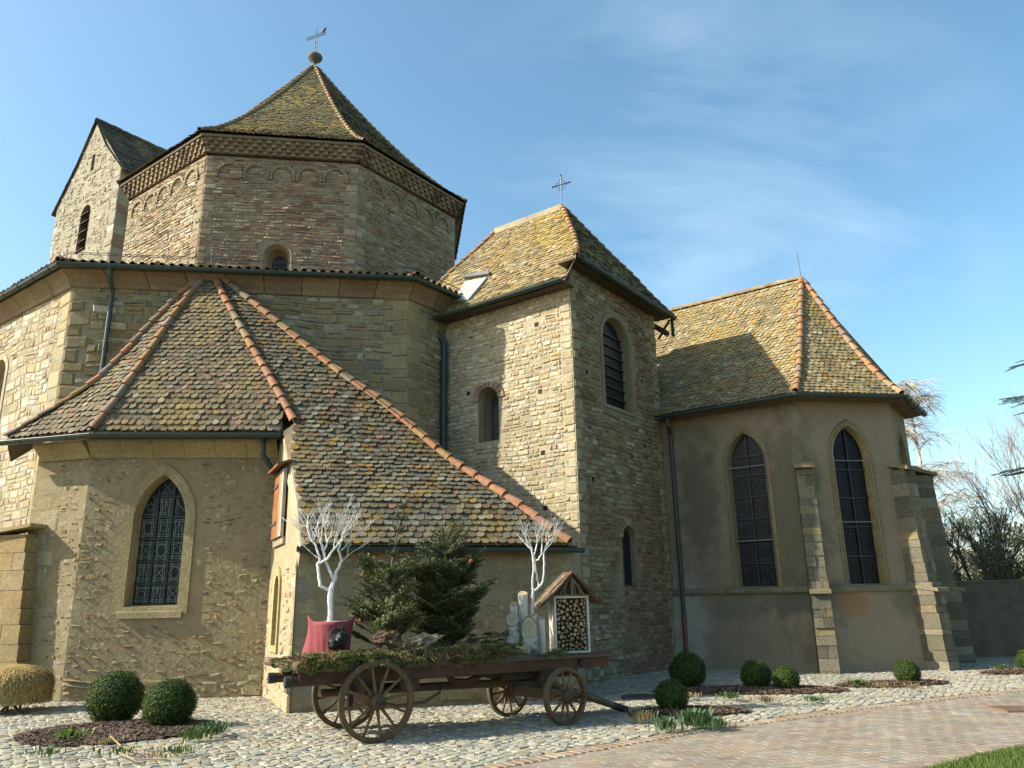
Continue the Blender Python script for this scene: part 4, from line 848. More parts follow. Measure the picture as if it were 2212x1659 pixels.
for i in range(3):
    a, b = vg[i], vg[i+1]; s0 = (Vector(a[:2])-F0).dot(wS.d); s1_ = (Vector(b[:2])-F0).dot(wS.d)
    vb.face([wS.W(s0, a.z-.35, .03), a, b, wS.W(s1_, b.z-.35, .03)], (.50, .43, .32))
    vb.face([a+Vector((0, 0, .02)), a+V3(uLn*.14, .03), b+V3(uLn*.12, .03), b+Vector((0, 0, .02))], (.52, .46, .36))
vb.build('roof_verge', mat('verge_plaster', .9, .5, 20, .2, 5), sa)
gm = MB(); q3 = V3(Vector(F3[0][:2])-uF*.02, ZS+.06); q2 = F2[0].copy(); q2.z = ZS+.06; q1 = F1[0].copy(); q1.z = ZS+.06
gutter(gm, [q1-V3(dL*.1, 0)-V3(nS*.04, 0), q2-V3(nS*.04, 0), q3-V3(nS*.04, 0)], .08)
l0 = V3(WN+nLn*.22, LL.z-.03); l1 = V3(LR+nLn*.22+uLn*.12, LL.z-.06)
gutter(gm, [l0, l1], .075); gm.build('gutter', M_gutter, sa)
sf = MB(); sf.box(V3(WN+nLn*.22, LL.z-.05), V3(uLn*4.95, 0), V3(-nLn*.35, 0), Vector((0, 0, .05)), (.12, .09, .06)); sf.build('eaves_board', M_wood, sa); sf = MB(); sf.box(V3(C1+nS*.34, ZS+.02), V3(uF*(LF+.1), 0), V3(-nS*.4, 0), Vector((0, 0, .04)), (.10, .08, .06)); sf.build('eaves_board', M_wood, sa)
pm = MB(); a = wF.W(LF-.22, ZS+.0, .40); pipe(pm, [a+Vector((0, 0, .06)), a+Vector((0, 0, -.32)), wF.W(LF+.04, 4.30, .24), wF.W(LF+.07, 4.15, .2)], .055); pm.tube([a+Vector((0, 0, -.28)), a+Vector((0, 0, -.33))], .068, (.04, .075, .07), 10); pm.build('downpipe', M_gutter, sa)
# wooden shutter with canopy
sh = MB(); s0, s1_ = LS-2.40, LS-1.28
wS2 = wS
nb = 5; wbd = (s1_-s0)/nb
for k in range(nb):
    c = jit([(.36, .15, .05), (.42, .19, .06), (.40, .17, .06), (.42, .30, .20), (.56, .52, .46)][k], .08); sh.box(wS.W(s0+k*wbd+.004, 2.94, .10), V3(wS.d*(wbd-.008), 0), V3(-wS.n*.06, 0), Vector((0, 0, 1.27)), c)
so_ = sh.build('wooden_shutter', mat('shutter_wood', .6, .4, 10, .3, 6, streak=(6, 6, .7), bdist=.008), sa, label='orange-brown board shutter on the narrow side wall')
hg = MB()
for z in (3.20, 3.92): hg.box(wS.W(s0-.06, z, .118), V3(wS.d*.62, 0), V3(-wS.n*.014, 0), Vector((0, 0, .055)), (.10, .11, .11)); hg.tube([wS.W(s0-.07, z-.04, .11), wS.W(s0-.07, z+.10, .11)], .02, (.03, .03, .03), 6)
hg.build('strap_hinge', M_iron, so_)
hd = MB(); hd.box(wS.W(s0-.10, 4.24, .24), V3(wS.d*1.32, 0), V3(-wS.n*.28, .10), Vector((0, 0, .045)), (.28, .13, .06)); hd.box(wS.W(s0-.05, 2.80, .05), V3(wS.d*1.2, 0), V3(-wS.n*.09, 0), Vector((0, 0, .13)), (.42, .37, .28)); hd.build('shutter_canopy', M_wood, sa)
rc = MB(); top = A_+Vector((0, 0, .05)); cd_ = az(95); rc.tube([top, top+Vector((0, 0, .60))], .014, (.02, .02, .02), 5); rc.tube([top+V3(cd_*-.21, .38), top+V3(cd_*.21, .38)], .013, (.02, .02, .02), 5); rc.build('iron_cross', M_iron, sa)
# ashlar buttress at the left corner with a sloping cap
bb = MB(); z = 0.0; P0 = C0_-dL*1.1+nS*.15
bo = Wall(C0_-dL*1.55+Vector((0, -.05)), dL)
while z < 3.15:
    hh = min(rnd(.28, .40), 3.17-z); x = 0.0; e = 2.02-z*.10
    while x < e-.02:
        l_ = min(rnd(.35, .7), e-x); l_ = e-x if e-x-l_ < .25 else l_
        bb.box(bo.W(x+.004, z+.004, .25+rnd(0, .008)), V3(bo.d*(l_-.008), 0), V3(-bo.n*.5, 0), Vector((0, 0, hh-.008)), pick([(3, (.44, .33, .16)), (2, (.40, .31, .19)), (1, (.46, .36, .20))], .1)); x += l_
    z += hh
bb.box(bo.W(-.1, 3.08, .36), V3(bo.d*2.0, .22), V3(-bo.n*.5, 0), Vector((0, 0, .07)), (.46, .38, .20)); bb.build('buttress', M_stone, sa, label='yellow ashlar buttress with sloping cap at the left corner')
# ================================================================== ground, planting, background
EDGE = [(-6.0, 4.4), (-3.0, 6.75), (-.3, 8.86), (2.29, 10.94), (5.5, 12.95), (9.0, 14.8), (13.5, 16.7), (22, 19.6)]
GRS = [(-.5, 4.6), (2.2, 7.15), (4.04, 8.45), (4.82, 9.02), (5.7, 9.54), (8.0, 10.75), (13.5, 13.1), (24, 16.8)]
def yon(L_, x):
    for (x1, y1), (x2, y2) in zip(L_[:-1], L_[1:]):
        if x1 <= x <= x2: return y1+(y2-y1)*(x-x1)/(x2-x1)
    return -99 if x < L_[0][0] else L_[-1][1]
BEDS = [(-5.60, 11.75, 1.32, 1.02, .25), (4.35, 15.35, 1.75, .62, -.05), (2.55, 12.62, .92, .46, .1), (7.2, 15.95, 1.15, .42, .15), (11.0, 17.9, 1.0, .5, .2)]
def inbed(x, y, g=0):
    for cx, cy, a, b, r_ in BEDS:
        dx, dy = x-cx, y-cy; p = dx*math.cos(r_)+dy*math.sin(r_); q = -dx*math.sin(r_)+dy*math.cos(r_)
        k = 1+.10*math.sin(3*math.atan2(q, p)+cx)
        if (p/(a+g))**2+(q/(b+g))**2 < k: return True
    return False
g = MB(); g.face([(-400, -60, -.06), (400, -60, -.06), (400, 700, -.06), (-400, 700, -.06)], (.22, .21, .12)); tag(g.build('ground', mat('earth', .95, .5, 10, .3, 2), None), kind='structure')
# cobbles
FOOT = [[tuple(p) for p in LO], [tuple(T), tuple(T+u2*TRW), tuple(T+u2*TRW+v2*TL), tuple(T+v2*TL)], [tuple(G), tuple(G1), tuple(G2), tuple(G2+v2*7), tuple(G+v2*7)], [tuple(C0_), tuple(C1), tuple(F0), tuple(WN), tuple(LR), tuple(T), tuple(LO[1]), tuple(LO[0])]]
cb = MB(); bm_ = MB()
bm_.face([(-16, 5, .0), (26, 5, .0), (26, 30, .0), (-16, 30, .0)], (.27, .24, .18)); tag(bm_.build('cobble_bedding', mat('sand_joint', .95, .6, 30, .3, 4), None), kind='structure')
g_ = .132; rng = random.Random(3); pt = {}
def ptf(i, j):
    if (i, j) not in pt: pt[(i, j)] = ((i+.5*(j % 2)+rng.uniform(-.30, .30))*g_*1.12, (j+rng.uniform(-.28, .28))*g_*.86)
    return pt[(i, j)]
COB = [(4, (.42, .41, .36)), (3, (.36, .36, .33)), (2.4, (.47, .45, .37)), (1.0, (.29, .30, .30)), (1, (.38, .33, .23)), (.5, (.52, .51, .47)), (.3, (.32, .25, .21))]
for j in range(int(6.2/(g_*.86)), int(24/(g_*.86))):
    yy = j*g_*.86; xa = -yy*.90-2.0; xb = yy*.72+.6
    for i in range(int(xa/(g_*1.12)), int(xb/(g_*1.12))):
        x, y = ptf(i, j)
        if y < yon(EDGE, x)+.24 or inbed(x, y): continue
        if any(inpoly(x, y, f) for f in FOOT): continue
        poly = [(x-.16, y-.14), (x+.16, y-.14), (x+.16, y+.14), (x-.16, y+.14)]
        for dj in (-2, -1, 0, 1, 2):
            for di in (-2, -1, 0, 1, 2):
                if di == dj == 0 or abs(di)+abs(dj) > 3: continue
                qx, qy = ptf(i+di, j+dj); dx, dy = qx-x, qy-y; d2 = math.hypot(dx, dy)
                if d2 > .34: continue
                nx_, ny_ = dx/d2, dy/d2; lim = d2/2-.0045; out_ = []
                for k in range(len(poly)):
                    p, q = poly[k], poly[(k+1) % len(poly)]; a = (p[0]-x)*nx_+(p[1]-y)*ny_-lim; b = (q[0]-x)*nx_+(q[1]-y)*ny_-lim
                    if a <= 0: out_.append(p)
                    if (a < 0) != (b < 0) and a != b: t = a/(a-b); out_.append((p[0]+(q[0]-p[0])*t, p[1]+(q[1]-p[1])*t))
                poly = out_
                if len(poly) < 3: break
            if len(poly) < 3: break
        if len(poly) < 3: continue
        mx_ = sum(p[0] for p in poly)/len(poly); my_ = sum(p[1] for p in poly)/len(poly); h_ = rng.uniform(.008, .022); n = len(poly); tx, ty = rng.uniform(-.06, .06), rng.uniform(-.06, .06)
        z_ = lambda px_, py_, k: k+(px_-mx_)*tx+(py_-my_)*ty
        vs = [(p[0], p[1], -.01) for p in poly]+[(mx_+(p[0]-mx_)*.88, my_+(p[1]-my_)*.88, z_(p[0], p[1], h_*.72)) for p in poly]+[(mx_+(p[0]-mx_)*.5, my_+(p[1]-my_)*.5, z_(p[0], p[1], h_)) for p in poly]
        fs = [tuple(range(2*n, 3*n))]
        for k in range(n): k2 = (k+1) % n; fs += [(k, k2, n+k2, n+k), (n+k, n+k2, 2*n+k2, 2*n+k)]
        cb.mesh(vs, fs, pick(COB, .12))
tag(cb.build('cobbled_yard', mat('river_stone', .75, .4, 40, .22, 9, spec=.35, bdist=.008, dirt=[((.30, .26, .18), 1.1, .52, .14, .45)]), None, smooth=False), kind='structure')
# paved path of clay pavers and its edging
pv = MB(); PAV = [(4, (.36, .305, .26)), (3, (.34, .31, .28)), (3, (.375, .30, .245)), (2, (.37, .335, .29)), (.3, (.32, .24, .20)), (.4, (.40, .33, .25))]
pv.face([(p[0], p[1], .004) for p in [(-8, 2.5)]+EDGE+[(26, 12)]+list(reversed(GRS))], (.30, .27, .22)) if False else None
base = [(x, yon(EDGE, x)) for x in [p[0] for p in EDGE]]; 
for k in range(len(EDGE)-1):
    a, b = EDGE[k], EDGE[k+1]; pv.face([(a[0], a[1]-7, .004), (b[0], b[1]-7, .004), (b[0], b[1], .004), (a[0], a[1], .004)], (.31, .27, .225))
pd = az(74); pn = Vector((-pd.y, pd.x)); bl, bw_ = .24, .14
for j in range(-30, 130):
    for i in range(-40, 90):
        c = Vector((2, 6))+pd*((i+.5*(j % 2))*bl+rnd(-.012, .012))+pn*((j-30)*bw_)
        if c.y < 5.2 or abs(c.x) > c.y*.78+.5 or c.y > yon(EDGE, c.x)-.17 or c.y < yon(GRS, c.x)+.12: continue
        wv = .022*math.sin(c.x*3+c.y); z = .0062+rnd(0, .0012); h = pd*(bl/2-.004); w_ = pn*(bw_/2-.0035); tl = rnd(-.0012, .0012); cc = pick(PAV, .12); c = c+pn*wv
        P = [c-h-w_, c+h-w_, c+h+w_, c-h+w_]; vs = [V3(p, .0) for p in P]+[V3(c+(p-c)*.94, z+(tl if q in (0, 3) else -tl)) for q, p in enumerate(P)]
        pv.mesh(vs, [(4, 5, 6, 7), (0, 1, 5, 4), (1, 2, 6, 5), (2, 3, 7, 6), (3, 0, 4, 7)], cc)
def along(L_, st, fn):
    for (x1, y1), (x2, y2) in zip(L_[:-1], L_[1:]):
        a, b = Vector((x1, y1)), Vector((x2, y2)); n = int((b-a).length/st); d_ = (b-a).normalized()
        for k in range(n): fn(lerp(a, b, (k+.5)/n), d_)
def soldier(c, d_):
    n_ = Vector((-d_.y, d_.x)); h = d_*.045; w_ = n_*.10; cc = pick([(3, (.34, .25, .19)), (2, (.31, .24, .20)), (1, (.38, .31, .24))], .12); P = [c-h-w_, c+h-w_, c+h+w_, c-h+w_]; z = .014+rnd(0, .005)
    pv.mesh([V3(p, 0) for p in P]+[V3(c+(p-c)*.93, z) for p in P], [(4, 5, 6, 7), (0, 1, 5, 4), (1, 2, 6, 5), (2, 3, 7, 6), (3, 0, 4, 7)], cc)
along(EDGE, .118, soldier); along(GRS, .11, soldier)
pv.face([(EDGE[0][0], EDGE[0][1]-.2, .006)]+[(x, y+.13, .006) for x, y in EDGE]+[(x, y-.15, .006) for x, y in reversed(EDGE)], (.55, .52, .46)) if False else None
for k in range(len(EDGE)-1):
    a, b = EDGE[k], EDGE[k+1]; pv.face([(a[0], a[1]-.14, .0085), (b[0], b[1]-.14, .0085), (b[0], b[1]+.16, .0085), (a[0], a[1]+.16, .0085)], (.52, .49, .42))
tag(pv.build('paved_path', mat('clay_paver', .7, .35, 45, .22, 7, spec=.35, bdist=.006, dirt=[((.42, .38, .31), 1.6, .54, .14, .35)]), None), kind='structure')
# manhole covers
def lid(x, y, rx, name, label, col, square=False):
    b = MB(); P = [(rx*math.cos(t), rx*math.sin(t)) for t in [2*math.pi*k/24 for k in range(24)]] if not square else [(-rx, -rx), (rx, -rx), (rx, rx), (-rx, rx)]
    n = len(P); b.mesh([(x+a, y+c, -.01) for a, c in P]+[(x+a, y+c, .036) for a, c in P]+[(x+a*.88, y+c*.88, .036) for a, c in P]+[(x+a*.88, y+c*.88, .030) for a, c in P], [(i, (i+1) % n, n+(i+1) % n, n+i) for i in range(n)]+[(n+i, n+(i+1) % n, 2*n+(i+1) % n, 2*n+i) for i in range(n)]+[(2*n+i, 2*n+(i+1) % n, 3*n+(i+1) % n, 3*n+i) for i in range(n)]+[tuple(range(3*n, 4*n))], col)
    for k in range(-3, 4):
        L_ = math.sqrt(max(0, rx*rx*.7-(k*rx*.22)**2)) if not square else rx*.8; b.bx(x-L_, x+L_, y+k*rx*.22-.012, y+k*rx*.22+.012, .03, .035, tuple(q*1.3 for q in col))
    tag(b.build(name, M_iron, None, loc=(x, y, 0)), label, 'manhole cover')
q = pz(1385, 1508); lid(q.x, q.y, .36, 'manhole_cover', 'dark round iron manhole cover in the cobbles beside the wagon shaft', (.05, .05, .05))
q = pz(2192, 1535); lid(q.x, q.y, .26, 'manhole_cover', 'rusty brown manhole cover in the brick path at the right', (.24, .16, .12), True)
# lawn
lw = MB(); GRC = [(3, (.12, .20, .04)), (2, (.16, .24, .055)), (1, (.20, .25, .07)), (1, (.09, .16, .03))]
for k in range(len(GRS)-1):
    a, b = GRS[k], GRS[k+1]; lw.face([(a[0], a[1]-9, .012), (b[0], b[1]-9, .012), (b[0], b[1]-.07, .012), (a[0], a[1]-.07, .012)], (.10, .15, .035))
rg = random.Random(5)
for k in range(60000):
    x = rg.uniform(2.6, 9.5); ym = yon(GRS, x)-.07; y = ym-abs(rg.uniform(0, 1.0))**1.3*2.6
    if x > y*.72+.3 or y < 7.4: continue
    a = rg.uniform(0, 6.28); h = rg.uniform(.025, .06); wd = .005; dx, dy = math.cos(a)*wd, math.sin(a)*wd; lx, ly = rg.uniform(-.025, .025), rg.uniform(-.025, .025)
    lw.face([(x-dx, y-dy, .01), (x+dx, y+dy, .01), (x+lx, y+ly, .01+h)], pick(GRC, .15))
tag(lw.build('lawn', mat('grass_blade', .7, 0, 5, .1, 3, trans=.25), None), kind='stuff', label='short green lawn along the edge of the brick path', cat='grass')
# planting beds
for bi, (cx, cy, a, b, r_) in enumerate(BEDS):
    m_ = MB(); rb = random.Random(bi+9); dark = (.12, .09, .075) if bi == 0 else (.15, .11, .08)
    n = 40; ring = []
    for k in range(n):
        t = 2*math.pi*k/n; kk = math.sqrt(1+.10*math.sin(3*t+cx)); p, q = a*kk*math.cos(t)*1.0, b*kk*math.sin(t)*1.0; ring.append((cx+p*math.cos(r_)-q*math.sin(r_), cy+p*math.sin(r_)+q*math.cos(r_)))
    m_.loft([[(x, y, -.02) for x, y in ring], [(cx+(x-cx)*.97, cy+(y-cy)*.97, .03) for x, y in ring], [(cx+(x-cx)*.8, cy+(y-cy)*.8, .055) for x, y in ring]], dark, cap=True)
    for k in range(int(5200*a*b)):
        t = rb.uniform(0, 6.28); s = math.sqrt(rb.random())*1.02; kk = math.sqrt(1+.10*math.sin(3*t+cx)); p, q = a*kk*s*math.cos(t), b*kk*s*math.sin(t)
        x, y = cx+p*math.cos(r_)-q*math.sin(r_), cy+p*math.sin(r_)+q*math.cos(r_); z = .055-.03*max(0, s-.8)/.2+rb.uniform(0, .012); an = rb.uniform(0, 6.28); L_ = rb.uniform(.012, .032); W_ = rb.uniform(.006, .014)
        d1 = Vector((math.cos(an), math.sin(an), rb.uniform(-.3, .5)))*L_; d2 = Vector((-math.sin(an), math.cos(an), rb.uniform(-.5, .5)))*W_; c = Vector((x, y, z+.008))
        k_ = rb.uniform(.6, 1.7); m_.face([c-d1-d2, c+d1-d2, c+d1+d2, c-d1+d2], (dark[0]*k_*1.1, dark[1]*k_, dark[2]*k_))
    tag(m_.build('planting_bed', mat('bark_mulch', .9, .4, 40, .2, 9), None, loc=(cx, cy, 0)), kind='structure')
# clumps of weeds, bulbs and dry grass
def clump(x, y, s, n, pal, wd=.012, up=.7, sp=.14):
    b = MB()
    for k in range(n):
        a = rnd(0, 6.28); r_ = abs(random.gauss(0, sp)); px_, py_ = math.cos(a)*r_, math.sin(a)*r_; h = s*rnd(.5, 1.1); ln = h*rnd(.2, 1.0)*(1-up*.5); a2 = a+rnd(-.9, .9); c = pick(pal, .15)
        dx, dy = math.cos(a2), math.sin(a2); sx, sy = -dy*wd*rnd(.6, 1.2), dx*wd*rnd(.6, 1.2)
        P = [(px_, py_, .02), (px_+dx*ln*.35, py_+dy*ln*.35, .02+h*.6), (px_+dx*ln*.75, py_+dy*ln*.75, .02+h*.92), (px_+dx*ln*1.1, py_+dy*ln*1.1, .02+h*.95)]; ws = [.6, 1, .8, .05]
        L_ = [(p[0]+sx*w_, p[1]+sy*w_, p[2]) for p, w_ in zip(P, ws)]; R_ = [(p[0]-sx*w_, p[1]-sy*w_, p[2]) for p, w_ in zip(P, ws)]
        for i in range(3): b.face([L_[i], R_[i], R_[i+1], L_[i+1]], c)
    return b
GRN = [(3, (.11, .19, .05)), (2, (.15, .23, .07)), (1, (.08, .14, .05))]; DRY = [(3, (.42, .33, .20)), (2, (.34, .26, .15)), (1, (.28, .24, .12))]; LUSH = [(1, (.17, .30, .05)), (1, (.22, .34, .07))]; BLU = [(2, (.10, .19, .09)), (1, (.13, .23, .10))]
M_leafb = mat('herb_leaf', .6, 0, 5, .1, 3, trans=.2)
HERBS = [(143, 1598, .10, 70, LUSH, .016, 'bright green leaf rosette at the left rim of the mulch bed'), (107, 1635, .08, 60, GRN, .012, 'small feathery weed in the near left corner of the mulch bed'), (253, 1634, .07, 50, GRN, .012, 'small weed tuft at the near middle of the mulch bed'),
 (232, 1608, .05, 120, DRY, .006, 'flat patch of dry tan grass in front of the two large box balls'), (425, 1600, .14, 90, GRN, .014, 'leafy green weeds right of the second large box ball'), (455, 1590, .16, 130, BLU, .012, 'blue-green weeds at the right end of the mulch bed'), (385, 1632, .07, 110, GRN, .008, 'low grassy tuft along the near edge of the mulch bed'), (330, 1640, .05, 90, DRY, .006, 'low yellowish grass at the near rim of the mulch bed'),
 (1500, 1572, .20, 150, BLU, .018, 'lush bulb leaves right of the small box ball by the wagon'), (1440, 1580, .14, 110, BLU, .014, 'green bulb leaves in front of the small box ball by the wagon'), (1390, 1560, .12, 170, DRY, .006, 'grey dry grass tuft at the tip of the wagon shaft'), (1545, 1575, .12, 70, BLU, .014, 'sparse green leaves at the right end of the small bed'),
 (1575, 1512, .10, 90, GRN, .010, 'low weeds between the dark box ball and the pair of box balls'), (1655, 1520, .09, 150, DRY, .006, 'dry tan grass under the pair of box balls'), (1765, 1518, .07, 110, GRN, .008, 'mixed grass at the right end of the long bed'), (1850, 1482, .10, 80, GRN, .012, 'green weeds at the left end of the bed by the choir'), (1905, 1487, .06, 90, DRY, .006, 'dry grass left of the box ball by the choir'), (1975, 1492, .08, 110, DRY, .006, 'tuft of dry grass right below the box ball by the choir'), (2165, 1447, .09, 90, GRN, .010, 'weeds in the bed at the far right edge'), (1490, 1510, .07, 110, DRY, .006, 'dry stalks below the dark box ball')]
for (x, y, s, n, pal, wd, lab) in HERBS:
    p = pz(x, y, .03); b = clump(0, 0, s, n, pal, wd, sp=.13 if s > .06 else .2); o = b.build('herb_clump', M_leafb, None, loc=(0, 0, 0)); o.location = (p.x, p.y, .04); o.rotation_euler[2] = rnd(0, 6); tag(o, lab, 'plant', 'herbs and grasses in the planting beds')
# fallen stems lying on the mulch
for i, (pts, lab) in enumerate([([(238, 1590), (262, 1612), (300, 1622), (345, 1632)], 'long pale stem lying curved on the mulch'), ([(255, 1625), (290, 1641), (360, 1640)], 'tan stem lying along the near side of the mulch bed')]):
    b = MB(); b.tube([pz(x, y, .08) for x, y in pts], .009, (.42, .30, .18), 5); tag(b.build('fallen_stem', M_wood, None, loc=tuple(pz(*pts[0], .08))), lab, 'twig')
# box balls
def boxball(n, seed, ls):
    rb = random.Random(seed); b = MB(); N_ = 14
    core = [[(.90*math.sin(math.pi*i/10)*math.cos(2*math.pi*k/N_), .90*math.sin(math.pi*i/10)*math.sin(2*math.pi*k/N_), .90*math.cos(math.pi*i/10)) for k in range(N_)] for i in range(1, 10)]
    b.loft(core[::-1], (.025, .045, .015), cap=True)
    for k in range(n):
        z = rb.uniform(-1, 1); a = rb.uniform(0, 6.283); s = math.sqrt(1-z*z); d_ = Vector((s*math.cos(a), s*math.sin(a), z)); nzv = noise.noise(d_*2.6+Vector((seed, 0, 0)))
        r_ = 1.0+.085*nzv+.03*noise.noise(d_*7)+rb.uniform(-.11, .03)+ (.05 if rb.random() < .08 else 0)
        if noise.noise(d_*4.2+Vector((9, seed, 0))) > .46: continue
        t1 = Vector((rb.gauss(0, 1), rb.gauss(0, 1), rb.gauss(0, 1))); t1 = (t1-d_*t1.dot(d_)*.6).normalized(); t2 = d_.cross(t1).normalized()*.5+Vector((rb.gauss(0, .25), rb.gauss(0, .25), rb.gauss(0, .25))); L_ = ls*rb.uniform(.7, 1.3); c = d_*r_
        g1 = rb.uniform(.6, 1.5)*(1+.5*noise.noise(d_*5)); col = (.055*g1, .10*g1, .024*g1) if rb.random() < .8 else ((.12*g1, .17*g1, .035*g1) if rb.random() < .85 else (.20, .15, .07))
        b.face([c-t1*L_*.5, c+t2*L_*.35, c+t1*L_*.6, c-t2*L_*.35], col)
    return b
M_box = mat('boxwood_leaf', .7, 0, 5, .12, 4, spec=.15, trans=.12)
protoN = boxball(15000, 1, .075); protoF = boxball(8000, 2, .10)
BALLS = [(249, 1521, 12.75, .455, 0, 'larger left box ball on the dark mulch bed, nearest the straw bundle'), (365, 1538, 12.1, .41, 0, 'right box ball of the pair on the dark mulch bed'),
 (1486, 1459, 16.2, .40, 1, 'dark box ball at the foot of the red downpipe'), (1452, 1523, 12.85, .285, 1, 'small box ball near the tip of the wagon shaft'), (1633, 1462, 15.75, .32, 1, 'left box ball of the pair in front of the plastered choir'), (1698, 1468, 15.3, .27, 1, 'right, brighter box ball of the pair in front of the choir'),
 (1960, 1453, 16.15, .27, 1, 'box ball alone before the rightmost buttresses'), (2222, 1432, 18.3, .27, 1, 'box ball cut by the right edge of the view')]
pm_ = {}
for i, (x, y, Y, r_, kd, lab) in enumerate(BALLS):
    r_ *= .885; p = py(x, y, Y)
    if kd not in pm_:
        o = (protoN if kd == 0 else protoF).build('box_ball', M_box, None); pm_[kd] = o
    else: o = pm_[kd].copy(); COL.objects.link(o)
    o.location = (p.x, p.y, max(p.z, r_*.88)); o.scale = (r_, r_, r_*.98); o.rotation_euler = (rnd(-.2, .2), rnd(-.2, .2), rnd(0, 6)); tag(o, lab, 'shrub', 'clipped box balls in the planting beds')
# straw bundle on sticks at the left edge
sp0 = py(22, 1535, 14.3); sbn = thing('straw_bundle', (sp0.x, sp0.y, 0), 0, 'mushroom-shaped bundle of golden straw on short sticks at the left edge', 'straw bundle')
b = MB(); cx, cy = sp0.x, sp0.y
core = [[(cx+.50*math.sin(t)*math.cos(a), cy+.50*math.sin(t)*math.sin(a), .44+.30*math.cos(t)) for a in [2*math.pi*k/18 for k in range(18)]] for t in [math.pi*i/10 for i in range(1, 10)]]; b.loft(core[::-1], (.30, .22, .10), cap=True)
for k in range(12000):
    a = rnd(0, 6.283); t0 = rnd(.05, 1.4); L_ = rnd(.3, .9); pts = []; aj = rnd(-.25, .25)
    for q in range(4):
        t = min(2.3, t0+L_*q/3*1.3); rr_ = .53+rnd(-.005, .03)+.035*q*rnd(0, 1); pts.append(Vector((cx+rr_*math.sin(min(t, 1.75))*math.cos(a+aj*q/3), cy+rr_*math.sin(min(t, 1.75))*math.sin(a+aj*q/3), .46+.33*math.cos(min(t, 1.6))-max(0, t-1.6)*.42)))
    c = pick([(4, (.58, .42, .17)), (2, (.44, .31, .13)), (1, (.66, .54, .28)), (.7, (.32, .36, .14))], .2)
    sd = Vector((-math.sin(a), math.cos(a), 0))*.0055
    for q in range(3): b.face([pts[q]-sd, pts[q]+sd, pts[q+1]+sd, pts[q+1]-sd], c)
b.build('straw_head', mat('straw', .75, 0, 5, .1, 3, trans=.15), sbn)
b = MB()
for (a, bb_) in (((-.15, -.15, .35), (.18, .05, -.02)), ((.12, .1, .35), (-.2, .0, -.02)), ((0, 0, .3), (.02, -.16, -.02)), ((.2, -.1, .3), (.30, -.2, -.02))): b.tube([(cx+a[0], cy+a[1], a[2]), (cx+bb_[0], cy+bb_[1], bb_[2])], .022, (.16, .12, .08), 6)
b.build('stick_legs', M_wood, sbn)
# boundary wall at the far right
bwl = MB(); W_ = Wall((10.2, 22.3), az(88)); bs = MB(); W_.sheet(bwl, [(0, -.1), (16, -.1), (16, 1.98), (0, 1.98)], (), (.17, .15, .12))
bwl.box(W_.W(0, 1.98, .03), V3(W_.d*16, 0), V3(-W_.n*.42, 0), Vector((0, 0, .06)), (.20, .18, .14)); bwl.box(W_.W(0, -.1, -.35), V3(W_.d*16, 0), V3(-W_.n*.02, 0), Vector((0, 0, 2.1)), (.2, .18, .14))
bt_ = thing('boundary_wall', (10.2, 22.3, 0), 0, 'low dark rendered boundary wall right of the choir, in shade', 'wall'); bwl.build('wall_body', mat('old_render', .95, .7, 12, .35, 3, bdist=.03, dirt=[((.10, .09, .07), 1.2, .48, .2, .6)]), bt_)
# ---------- trees
def grow(mb, tw, p, d, ln, r, depth, spread=.5, up=.15, kids=(2, 3), shrink=.72, col=(.2, .17, .14), segs=3, wig=.12, leaf=None, tipfn=None, n=5):
    pts = [p]; q = p; dd = d.normalized()
    for i in range(segs):
        dd = (dd+Vector((rnd(-wig, wig), rnd(-wig, wig), rnd(-wig, wig)+up*.3))).normalized(); q = q+dd*(ln/segs); pts.append(q)
    (mb if depth > 1 else tw).tube(pts, [r*(1-.35*i/segs) for i in range(segs+1)], col, n if depth > 1 else 3, cap=False)
    if depth <= 0:
        if tipfn: tipfn(pts, dd)
        return
    for k in range(random.randint(*kids)):
        t = rnd(.45, 1.0); i = min(segs-1, int(t*segs)); b = lerp(pts[i], pts[i+1], t*segs-i) if k else pts[-1]
        nd = (dd+Vector((rnd(-1, 1), rnd(-1, 1), rnd(-1, 1)))*spread+Vector((0, 0, up))).normalized()
        grow(mb, tw, b, nd, ln*shrink*rnd(.8, 1.15), r*.62, depth-1, spread, up, kids, shrink, col, segs, wig, leaf, tipfn, n)
M_bark = mat('bark', .9, .6, 20, .3, 8); M_twig = mat('twig', .9, 0, 5, .1, 3); M_leaf = mat('spring_leaf', .6, 0, 5, .1, 3, trans=.3)
